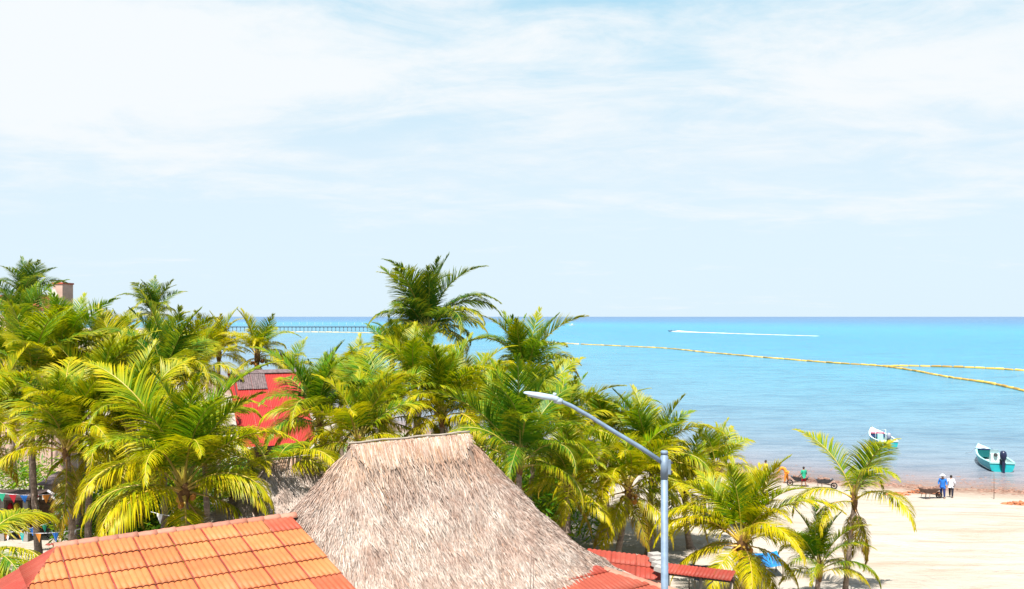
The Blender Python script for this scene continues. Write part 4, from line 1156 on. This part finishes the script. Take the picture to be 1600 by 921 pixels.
boom('float_boom', 'pale line of floats far out just below the pier', [(600, 521.5), (540, 520), (470, 519.4), (425, 519.6)], 7.0, 1.1, float_pale, 4)

# ------------------------------------------------------------------ pier
DP = 815.0
pa, pb = P(262, 511, DP), P(579, 511, DP)
pier = empty('pier', (pa.x, pa.y, 0), 0, 'long low concrete pier on many piles far out on the left', 'pier')
pl = pb.x - pa.x; pz = 3.4
MB().box((pl / 2, 0, pz), (pl, 5.0, 0.7)).build('deck', M['pier'], pier)
MB().box((pl / 2, -2.6, pz + 0.62), (pl, 0.25, 0.28)).build('kerb', M['pier'], pier)
pm = MB().tube([(0, 0, -2.5), (0, 0, 3.1)], 0.38, 7).mesh('pile', M['pier'])
xs_ = np.arange(2, pl - 1, 3.6)
for x in xs_: link('pile', pm, pier, loc=(x, -1.9, 0))
pm2 = MB().tube([(0, 0, 3.8), (0, 0, 7.4)], [0.07, 0.05], 6); pm2.box((0, 0, 7.4), (0.7, 0.3, 0.16)); pm2 = pm2.mesh('lamp_post', M['pierwhite'])
for x in np.arange(4, pl - 2, 7.2): link('lamp_post', pm2, pier, loc=(x, 1.8, 0))
sh = MB(); x0 = P(287, 511, DP).x - pa.x
for i in range(5):
    sh.tube([(x0 + i * 3.5, -2.2, 3.8), (x0 + i * 3.5 + 1.75, -2.2, 9.5 - abs(i - 2) * 1.1)], 0.25, 5); sh.tube([(x0 + i * 3.5 + 3.5, -2.2, 3.8), (x0 + i * 3.5 + 1.75, -2.2, 9.5 - abs(i - 2) * 1.1)], 0.25, 5)
sh.build('shade_frame', M['pierwhite'], pier)

# ------------------------------------------------------------------ people
def skin_body(name, joints, edges, m, parent=None, sub=1):
    me = bpy.data.meshes.new(name + '_cage'); me.from_pydata([j[0] for j in joints], edges, [])
    ob = bpy.data.objects.new(name + '_tmp', me); COL.objects.link(ob)
    sk = ob.modifiers.new('skin', 'SKIN'); sk.use_smooth_shade = True
    lay = me.skin_vertices[0].data
    for i, j in enumerate(joints):
        r = j[1]; lay[i].radius = r if hasattr(r, '__len__') else (r, r); lay[i].use_root = (i == 0)
    ss = ob.modifiers.new('sub', 'SUBSURF'); ss.levels = sub; ss.render_levels = sub
    dg = bpy.context.evaluated_depsgraph_get(); ev = ob.evaluated_get(dg)
    out = bpy.data.meshes.new_from_object(ev, depsgraph=dg)
    bpy.data.objects.remove(ob); out.materials.clear(); out.materials.append(m); out.name = name
    return link(name, out, parent)
def person(px, D, height, face, label, top, bottom, pose='stand', hat=None, short=False, stride=0.12, py=None):
    x = (px - 800) / F * D; z = gz(x, D)
    root = empty('person', (x, D, z), face, label, 'person', 'people working at the waterline')
    k = height / 1.7; b = 0.0
    fw = lambda a, y, zz: (a * k, y * k, zz * k)                 # x = sideways, y = forward, z = up
    lean = {'stand': 0.02, 'bend': 0.52}[pose]
    ch = (0, lean * 0.75, 1.36 - lean * 0.42); nk = (0, lean * 0.98, 1.46 - lean * 0.55); hdp = (0, lean * 1.12 + 0.02, 1.58 - lean * 0.62)
    hand = {'stand': [(-0.25, 0.22, 0.95), (0.24, 0.16, 0.92)], 'bend': [(-0.2, lean + 0.28, 0.62), (0.2, lean + 0.22, 0.60)]}[pose]
    elb = {'stand': [(-0.27, 0.0, 1.10), (0.27, 0.0, 1.10)], 'bend': [(-0.24, lean * 0.9 + 0.1, 0.92), (0.24, lean * 0.9 + 0.1, 0.92)]}[pose]
    J = [(fw(0, 0, 0.93), (0.145 * k, 0.11 * k)), (fw(0, lean * 0.35, 1.12), (0.135 * k, 0.10 * k)), (fw(*ch), (0.155 * k, 0.11 * k)), (fw(*nk), 0.055 * k), (fw(hdp[0], hdp[1], hdp[2] - 0.03), (0.078 * k, 0.09 * k)), (fw(hdp[0], hdp[1], hdp[2] + 0.075), (0.07 * k, 0.08 * k))]
    E = [(0, 1), (1, 2), (2, 3), (3, 4), (4, 5)]
    for s, i in ((-1, 0), (1, 1)):
        n = len(J); J += [(fw(s * 0.19, ch[1], ch[2] + 0.02), 0.055 * k), (fw(*elb[i]), 0.042 * k), (fw(*hand[i]), 0.030 * k), (fw(hand[i][0] * 0.95, hand[i][1] + 0.06, hand[i][2] - 0.05), (0.035 * k, 0.018 * k)), (fw(hand[i][0] * 0.92, hand[i][1] + 0.10, hand[i][2] - 0.09), 0.014 * k)]
        E += [(2, n), (n, n + 1), (n + 1, n + 2), (n + 2, n + 3), (n + 3, n + 4)]
    legs = []
    for s, st in ((-1, stride), (1, -stride)):
        n = len(J); L_ = [(s * 0.095, 0, 0.84), (s * 0.11, st * 0.5 + 0.03, 0.48), (s * 0.12, st, 0.08), (s * 0.13, st + 0.13, 0.035)]; legs.append(L_)
        J += [(fw(*L_[0]), 0.088 * k), (fw(*L_[1]), 0.058 * k), (fw(*L_[2]), 0.042 * k), (fw(*L_[3]), (0.045 * k, 0.03 * k))]
        E += [(0, n), (n, n + 1), (n + 1, n + 2), (n + 2, n + 3)]
    skin_body('body', J, E, M['skin'], root)
    # shirt
    Js = [(J[0][0], (0.195 * k, 0.16 * k)), (J[1][0], (0.185 * k, 0.15 * k)), (J[2][0], (0.195 * k, 0.15 * k)), (fw(nk[0], nk[1], nk[2] - 0.03), 0.075 * k), (fw(0, -0.01, 0.80), (0.20 * k, 0.165 * k))]
    Es = [(0, 1), (1, 2), (2, 3), (0, 4)]
    for s, i in ((-1, 0), (1, 1)):
        n = len(Js); mid = Vector(fw(*elb[i])).lerp(Vector(fw(*hand[i])), 0.0 if short else 0.75)
        Js += [(fw(s * 0.19, ch[1], ch[2] + 0.02), 0.085 * k), (fw(*elb[i]), 0.066 * k)]
        Es += [(2, n), (n, n + 1)]
        if not short: Js.append((tuple(mid), 0.045 * k)); Es.append((n + 1, n + 2))
    skin_body('shirt', Js, Es, top, root)
    # trousers
    Jt = [(fw(0, 0, 0.94), (0.175 * k, 0.14 * k))]; Et = []
    for L_ in legs:
        n = len(Jt); Jt += [(fw(*L_[0]), 0.118 * k), (fw(*L_[1]), 0.090 * k)]; Et += [(0, n), (n, n + 1)]
        if not short: Jt.append((fw(L_[2][0], L_[2][1], 0.10), 0.062 * k)); Et.append((n + 1, n + 2))
    skin_body('shorts' if short else 'trousers', Jt, Et, bottom, root)
    hc = Vector(fw(*hdp))
    mb = MB(); mb.ball((hc.x, hc.y - 0.018 * k, hc.z + 0.035 * k), (0.088 * k, 0.098 * k, 0.105 * k), 12, 8); mb.build('hair', M['hair'], root)
    fc = MB(); fc.ball((hc.x, hc.y + 0.095 * k, hc.z + 0.0), (0.014 * k, 0.022 * k, 0.022 * k), 6, 5)
    for s in (-1, 1): fc.ball((hc.x + s * 0.085 * k, hc.y, hc.z), (0.012 * k, 0.02 * k, 0.03 * k), 6, 5)
    fc.build('nose_and_ears', M['skin'], root)
    ey = MB()
    for s in (-1, 1): ey.ball((hc.x + s * 0.032 * k, hc.y + 0.082 * k, hc.z + 0.022 * k), 0.010 * k, 6, 4)
    ey.build('eyes', M['hair'], root)
    if hat:
        hb_ = MB(); hb_.tube([(hc.x, hc.y, hc.z + 0.07 * k), (hc.x, hc.y, hc.z + 0.085 * k), (hc.x, hc.y, hc.z + 0.09 * k), (hc.x, hc.y, hc.z + 0.17 * k), (hc.x, hc.y, hc.z + 0.19 * k)], [0.21 * k, 0.21 * k, 0.12 * k, 0.105 * k, 0.06 * k], 14); hb_.build('hat', hat, root)
    return root
person(1473, 61.6, 1.62, R(150), 'person in blue shirt and blue trousers with a white hat beside the wheelbarrow', M['cloth_blue'], M['cloth_navy'], hat=M['cloth_white'])
person(1486, 62.0, 1.56, R(-35), 'person in white shirt and black trousers beside the one in blue', M['cloth_white'], M['cloth_black'], stride=0.22)
person(1256, 66.0, 1.52, R(20), 'person in green shirt and red shorts standing at the waterline', M['cloth_green'], M['cloth_red'], short=True)
person(1229, 68.5, 1.66, R(65), 'bending person in orange shirt behind the yellow palm fronds', M['cloth_orange'], M['cloth_orange'], pose='bend')
person(1197, 69.0, 1.68, R(100), 'person in yellow half hidden by the yellow palm fronds', M['cloth_yellow'], M['cloth_tan'])

# ------------------------------------------------------------------ wheelbarrows
def wheelbarrow(px, D, rz, label, tray):
    x = (px - 800) / F * D
    root = empty('wheelbarrow', (x, D, gz(x, D)), rz, label, 'wheelbarrow', 'wheelbarrows on the beach')
    mb = MB(); b = [(-0.42, -0.26), (0.34, -0.20), (0.34, 0.20), (-0.42, 0.26)]; t = [(-0.62, -0.40), (0.66, -0.34), (0.66, 0.34), (-0.62, 0.40)]
    vs = [(x_, y_, 0.40) for x_, y_ in b] + [(x_, y_, 0.72) for x_, y_ in t] + [(x_ * .95, y_ * .93, 0.70) for x_, y_ in t] + [(x_ * .95, y_ * .92, 0.43) for x_, y_ in b]
    fs = [(3, 2, 1, 0)] + [(k, (k + 1) % 4, 4 + (k + 1) % 4, 4 + k) for k in range(4)] + [(4 + k, 4 + (k + 1) % 4, 8 + (k + 1) % 4, 8 + k) for k in range(4)] + [(8 + k, 8 + (k + 1) % 4, 12 + (k + 1) % 4, 12 + k) for k in range(4)] + [(12, 13, 14, 15)]
    mb.add(vs, fs); mb.build('tray', tray, root)
    ld = MB(); rg = random.Random(px)
    for i in range(26): ld.ball((rg.uniform(-.42, .42), rg.uniform(-.22, .22), rg.uniform(0.60, 0.74)), (rg.uniform(.08, .16), rg.uniform(.07, .12), rg.uniform(.05, .09)), 6, 4)
    tag(ld.build('seaweed_load', M['weed'], root), kind='stuff')
    w = MB(); n = 16; vs = []; 
    ring = [(0.20 * math.cos(2 * math.pi * i / n), 0.20 * math.sin(2 * math.pi * i / n)) for i in range(n + 1)]
    w.tube([(0.72 + a, 0, 0.21 + c) for a, c in ring], 0.05, 6, cap=False); wh = w.build('wheel', M['rubber'], root)
    MB().tube([(0.72, -0.05, 0.21), (0.72, 0.05, 0.21)], 0.11, 10).build('hub', M['rust'], wh)
    for s in (-1, 1):
        MB().tube([(0.74, s * 0.07, 0.22), (-0.3, s * 0.24, 0.40), (-1.15, s * 0.32, 0.58)], 0.022, 6).build('handle', M['rust'], root)
        MB().tube([(-0.35, s * 0.24, 0.40), (-0.46, s * 0.26, 0.02), (-0.15, s * 0.25, 0.02), (-0.1, s * 0.24, 0.40)], 0.018, 6).build('stand', M['rust'], root)
M['weed'] = mat('sargassum', (0.26, 0.15, 0.115), 0.9, 0.5, 3.0, 0.3)
wheelbarrow(1452, 61.5, R(8), 'rusty wheelbarrow left of the pair of people', M['rust'])
wheelbarrow(1287, 65.5, R(-12), 'dark wheelbarrow right of the person in red shorts', M['steel_dark'])
wheelbarrow(1250, 66.6, R(160), 'wheelbarrow half hidden behind the person in red shorts', M['steel_dark'])

# thin stake at the water's edge
x = (1553 - 800) / F * 62.0; z = gz(x, 62.0)
tag(MB().tube([(0, 0, -0.2), (0.01, 0, 0.8), (0.0, 0, 1.75)], [0.022, 0.02, 0.016], 6).build('stake', M['rust'], None, loc=(x, 62.0, z)), 'thin upright stake in the sand right of the pair of people', 'stake')

# sargassum washed along the waterline
def sargassum():
    rng = np.random.default_rng(11); V = []; Fc = []
    sp = SHORE[5:15]; seg = np.linalg.norm(np.diff(sp, axis=0), axis=1)
    def clump(x, y, s, hgt):
        b = len(V); k = 7; z = max(gz_fast(x, y), -0.02)
        for j in range(k):
            a = 2 * math.pi * j / k; r = s * rng.uniform(0.6, 1.3); V.append((x + r * math.cos(a) * 1.7, y + r * math.sin(a), z - 0.03))
        for j in range(k):
            a = 2 * math.pi * j / k + 0.4; r = s * rng.uniform(0.3, 0.7); V.append((x + r * math.cos(a) * 1.6, y + r * math.sin(a), z + hgt * rng.uniform(0.5, 1.2)))
        V.append((x, y, z + hgt * 1.15))
        for j in range(k):
            j2 = (j + 1) % k; Fc.append((b + j, b + j2, b + k + j2, b + k + j)); Fc.append((b + k + j, b + k + j2, b + 2 * k))
    P2 = []
    for i in range(2600):
        px = rng.uniform(8, 60); P2.append(px)
    P2 = np.array(P2)
    ys = np.interp(P2, SHORE[7:15, 0], SHORE[7:15, 1])
    off = np.where(rng.random(len(P2)) < 0.55, rng.normal(-0.9, 0.8, len(P2)), rng.normal(2.0, 2.6, len(P2)))
    keep = (np.sin(P2 * 0.9) + np.sin(P2 * 2.3 + 1) + rng.normal(0, 0.8, len(P2))) > -0.3
    yy = ys + off; Z = ground_z(P2, yy)
    global gz_fast
    zz = dict()
    for x_, y_, z_, k_, o_ in zip(P2, yy, Z, keep, off):
        if not k_: continue
        gz_fast = lambda a, b, z_=z_: z_
        clump(x_, y_, rng.uniform(0.05, 0.22) * (1.0 if o_ < 0.5 else 0.9), rng.uniform(0.015, 0.11) if o_ < 0.5 else 0.03)
    me = bpy.data.meshes.new('sargassum'); me.from_pydata(V, [], Fc); me.materials.append(M['weed'])
    tag(link('sargassum', me), 'brown seaweed washed up along the waterline', 'seaweed', kind='stuff')
sargassum()
M['weed_red'] = mat('dry_sargassum', (0.42, 0.15, 0.07), 0.9, 0.4, 3.0, 0.3)
def weed_heap(px, D, sx, sy, h, n, label):
    x = (px - 800) / F * D; rg = random.Random(px); mb = MB()
    for i in range(n):
        a = rg.uniform(0, 6.28); r = math.sqrt(rg.random())
        mb.ball((r * math.cos(a) * sx, r * math.sin(a) * sy, (1 - r) * h * rg.random()), (rg.uniform(.05, .2), rg.uniform(.05, .12), rg.uniform(.03, .07)), 6, 4)
    tag(mb.build('seaweed_heap', M['weed_red'], None, loc=(x, D, gz(x, D))), label, 'seaweed heap', 'seaweed heaps on the sand')
weed_heap(1592, 59.2, 1.2, 0.5, 0.25, 130, 'reddish seaweed heap on the sand at the right frame edge')
weed_heap(1440, 64.6, 1.3, 0.5, 0.4, 130, 'seaweed heap behind the wheelbarrow by the pair of people')
weed_heap(1400, 63.2, 1.0, 0.4, 0.25, 90, 'low seaweed heap left of the rusty wheelbarrow')

# ------------------------------------------------------------------ tarp, low roof and things under the right hand palms
def drape(name, label, c, sx, sy, m, sag, posts):
    root = empty(name, (c.x, c.y, gz(c.x, c.y)), 0, label, 'awning'); hz = c.z - root.location.z
    n = 12; vs = [(sx * (i / n - 0.5), sy * (j / n - 0.5), hz + sag * (4 * (i / n - 0.5) ** 2 * 0.6 + 0.5 * math.sin(j * 1.3) * 0.2 + 0.05 * math.sin(i * 2.1)) - 0.35 * (1 - j / n)) for j in range(n + 1) for i in range(n + 1)]
    fs = [(j * (n + 1) + i, j * (n + 1) + i + 1, (j + 1) * (n + 1) + i + 1, (j + 1) * (n + 1) + i) for j in range(n) for i in range(n)]
    MB().add(vs, fs, 0, True).build('sheet', m, root)
    for s in (-1, 1):
        for t in (-1, 1): MB().tube([(s * sx * .48, t * sy * .48, 0), (s * sx * .48, t * sy * .48, hz + sag * 0.4 - (0.33 if t < 0 else 0))], 0.03, 6).build('pole', M['greywood'], root)
drape('blue_awning', 'bright blue tarp awning on poles behind the coconut cluster', P(1190, 870, 41.0), 1.7, 1.1, M['tarp'], 0.22, 4)
drape('navy_awning', 'navy blue tarp edge behind the yellow palm, lower left of the blue tarp', P(1104, 890, 38.0), 1.3, 1.2, M['navy_tarp'], 0.15, 4)
lowr = empty('low_tile_roof', tuple(P(1090, 900, 33.0).xy) + (1.1,), 0, 'low dark red tile roof edge between the lamp post and the yellow palm', 'roof')
lo2 = P(1036, 880, 33.3); la2 = (P(1150, 893, 31.6) - lo2); la2n = la2.normalized(); ld2 = Vector((-0.3, -0.9, -0.45)); ld2 = (ld2 - la2n * ld2.dot(la2n)).normalized()
ml2 = roof_matrix(lo2 - lowr.location, la2n, ld2); wl2 = la2.length / 4
l_t2 = tile_mesh('tile_sheet_low', wl2 - 0.005, 0.55, 5, [M['tile_red'], M['tile_red']])
for c in range(4):
    o = link('tile_sheet', l_t2, lowr); o.matrix_local = ml2 @ Matrix.Translation((c * wl2, 0, 0)); o.color = (0.05, 0, 0, 1)
o = MB().box((la2.length / 2, 0.30, -0.14), (la2.length, 0.14, 0.16)).build('beam', M['darkwood'], lowr); o.matrix_local = ml2
for px in (1042, 1094, 1140):
    q = lo2.lerp(lo2 + la2, (px - 1036) / 114.0) - lowr.location; MB().tube([(q.x, q.y - 0.28, 0), (q.x, q.y - 0.28, q.z - 0.3)], 0.06, 8).build('post', M['greywood'], lowr)

# ------------------------------------------------------------------ market corner with bunting at lower left
def ground_at(px, py):
    D = (CAM_Z - 1.2) * F / (py - 495.0); return Vector(((px - 800) / F * D, D, gz((px - 800) / F * D, D)))
DM = 47.0
stall = empty('market_stall', tuple(P(40, 790, DM).xy) + (gz(*P(40, 790, DM).xy),), 0, 'open wooden stall with grey posts and dark shelves behind the bunting', 'stall')
def sp_(px, py, d=DM): return P(px, py, d) - stall.location
for px, yt, yb_ in ((4, 778, 835), (41, 783, 838), (-34, 776, 835)):
    t_ = sp_(px, yt); MB().box((t_.x, t_.y, t_.z / 2), (0.26, 0.2, t_.z)).build('post', M['concrete'], stall)
t0, t1 = sp_(-40, 778), sp_(60, 780)
MB().box(((t0.x + t1.x) / 2, 0.3, t0.z + 0.1), (t1.x - t0.x, 2.2, 0.14)).build('roof_board', M['darkwood'], stall)
MB().box(((t0.x + t1.x) / 2, 1.6, 0.9), (t1.x - t0.x, 0.08, 1.9)).build('back_wall', M['wood'], stall)
MB().box(((t0.x + t1.x) / 2, 0.3, sp_(0, 806).z), (t1.x - t0.x - 0.3, 0.7, 0.30)).build('counter', M['greywood'], stall)
for i, px in enumerate((12, 22, 52)):
    q = sp_(px, 800); MB().tube([(q.x, 0.25, q.z - 0.1), (q.x, 0.25, q.z + 0.25), (q.x, 0.25, q.z + 0.42)], [0.13, 0.15, 0.06], 9).build('jar', [M['cloth_red'], M['cloth_yellow'], M['cloth_white']][i], stall)
hut = empty('grey_hut', tuple(P(95, 790, 52).xy) + (gz(*P(95, 790, 52).xy),), 0, 'small grey plank hut behind the leaning dark trunked palm', 'hut')
def hh(px, py): return P(px, py, 52.0) - hut.location
for i in range(7):
    q = hh(72 + i * 6.2, 755); MB().box((q.x, 0, q.z / 2), (0.222, 0.05, q.z + 0.04 * (i % 3))).build('plank', M['greywood'] if i % 3 else M['concrete'], hut)
q0, q1 = hh(68, 752), hh(114, 752)
MB().box(((q0.x + q1.x) / 2, 0.9, q0.z), (q1.x - q0.x + 0.5, 2.4, 0.08), Euler((R(8), 0, 0)).to_matrix()).build('roof_sheet', M['greysheet'], hut)
for px, w in ((66, 0.12), (110, 0.12)):
    q = hh(px, 760); MB().box((q.x, -0.2, q.z / 2), (w, w, q.z)).build('post', M['wood'], hut)
table = empty('white_table', tuple(ground_at(96, 822)), 0.2, 'white cloth covered table in the sun beside the dark palm trunk', 'table')
MB().box((0, 0, 0.74), (1.5, 0.8, 0.05)).build('top', M['cloth_white'], table)
for sx in (-1, 1):
    for sy in (-1, 1): MB().box((sx * .66, sy * .33, 0.36), (0.05, 0.05, 0.71)).build('leg', M['cloth_white'], table)
for sy in (-1, 1): MB().box((0, sy * 0.41, 0.5), (1.5, 0.015, 0.5)).build('cloth_side', M['cloth_white'], table)
# striped hanging cloth
tw = empty('striped_cloth', tuple(P(84, 772, 46.0)), R(10), 'blue and white striped cloth hanging by the stall', 'cloth')
for i in range(5):
    MB().box((0.05 + 0.10 * i, 0.02 * (i % 2), -0.05 - 0.16 * i), (0.85, 0.02, 0.105), Euler((0, R(34), 0)).to_matrix()).build('stripe', M['cloth_navy'] if i % 2 else M['cloth_white'], tw)
def bunting(label, a, b, cols, sag=0.35):
    root = empty('bunting', tuple(a), 0, label, 'bunting', 'strings of pennants'); d = b - a; n = len(cols); pts = []
    for i in range(25):
        t = i / 24; pts.append(d * t + Vector((0, 0, -sag * 4 * t * (1 - t))))
    MB().tube(pts, 0.012, 4).build('cord', M['cloth_white'], root)
    for i, c in enumerate(cols):
        t = (i + 0.5) / n; p = d * t + Vector((0, 0, -sag * 4 * t * (1 - t))); u = d.normalized(); w = 0.19; hgt = 0.40
        mb = MB(); th = Vector((0, 0.006, 0)); A = [p - u * w, p + u * w, p + Vector((0.03, 0.05 * math.sin(i), -hgt))]
        mb.add([x - th for x in A] + [x + th for x in A], [(0, 1, 2), (5, 4, 3), (0, 3, 4, 1), (1, 4, 5, 2), (2, 5, 3, 0)])
        mb.build('pennant', M[c], root)
bunting('lowest pennant string above the orange roof ridge, turquoise orange and blue flags', P(-4, 826, 38), P(128, 826, 35.5), ['cloth_orange', 'cloth_cyan', 'cloth_orange', 'cloth_blue', 'cloth_white'], 0.2)
bunting('middle pennant string slanting up to the right behind the lowest one', P(2, 834, 43), P(120, 800, 41), ['cloth_white', 'cloth_orange', 'cloth_blue', 'cloth_green', 'cloth_yellow', 'cloth_cyan'], 0.15)
bunting('uppermost pennant string hung under the stall roof', P(-6, 770, 42), P(150, 760, 42), ['cloth_green', 'cloth_red', 'cloth_blue', 'cloth_red', 'cloth_orange', 'cloth_green', 'cloth_white', 'cloth_red', 'cloth_white'], 0.25)
bunting('short orange and white pennant string behind the big palm trunk', P(236, 800, 36), P(290, 808, 35), ['cloth_white', 'cloth_orange'], 0.05)
# bicycle leaning near the stall
def bicycle(p, rz, label, frame_m):
    root = empty('bicycle', tuple(p), rz, label, 'bicycle', 'bicycles by the stall')
    n = 20
    for cx in (-0.52, 0.52):
        ring = [(cx + 0.33 * math.cos(2 * math.pi * i / n), 0, 0.34 + 0.33 * math.sin(2 * math.pi * i / n)) for i in range(n + 1)]
        w = MB().tube(ring, 0.022, 6, cap=False).build('wheel', M['rubber'], root)
        sp = MB()
        for k in range(8): sp.tube([(cx, 0, 0.34), (cx + 0.32 * math.cos(k * .785), 0, 0.34 + 0.32 * math.sin(k * .785))], 0.004, 4)
        sp.build('spokes', M['lamp_grey'], w)
    fr = MB()
    for a, b in (((-.52, 0, .34), (-.18, 0, .80)), ((-.52, 0, .34), (-.05, 0, .32)), ((-.05, 0, .32), (-.20, 0, .88)), ((-.05, 0, .32), (.36, 0, .74)), ((-.18, 0, .80), (.34, 0, .84)), ((.52, 0, .34), (.33, 0, .98))): fr.tube([a, b], 0.02, 6)
    fr.build('frame', frame_m, root)
    MB().tube([(.30, -.27, 1.0), (.34, -.1, 1.02), (.34, .1, 1.02), (.30, .27, 1.0)], 0.016, 6).build('handlebar', M['lamp_grey'], root)
    MB().ball((-.21, 0, .92), (0.14, 0.08, 0.04), 8, 5).build('saddle', M['rubber'], root)
bicycle(ground_at(52, 838), R(12), 'red bicycle parked in front of the stall', M['cloth_red'])
bicycle(ground_at(92, 842), R(-15), 'bicycle with pale frame by the left end of the orange roof ridge', M['lamp_grey'])
bicycle(ground_at(16, 842), R(5), 'dark bicycle parked at the left frame edge', M['steel_dark'])
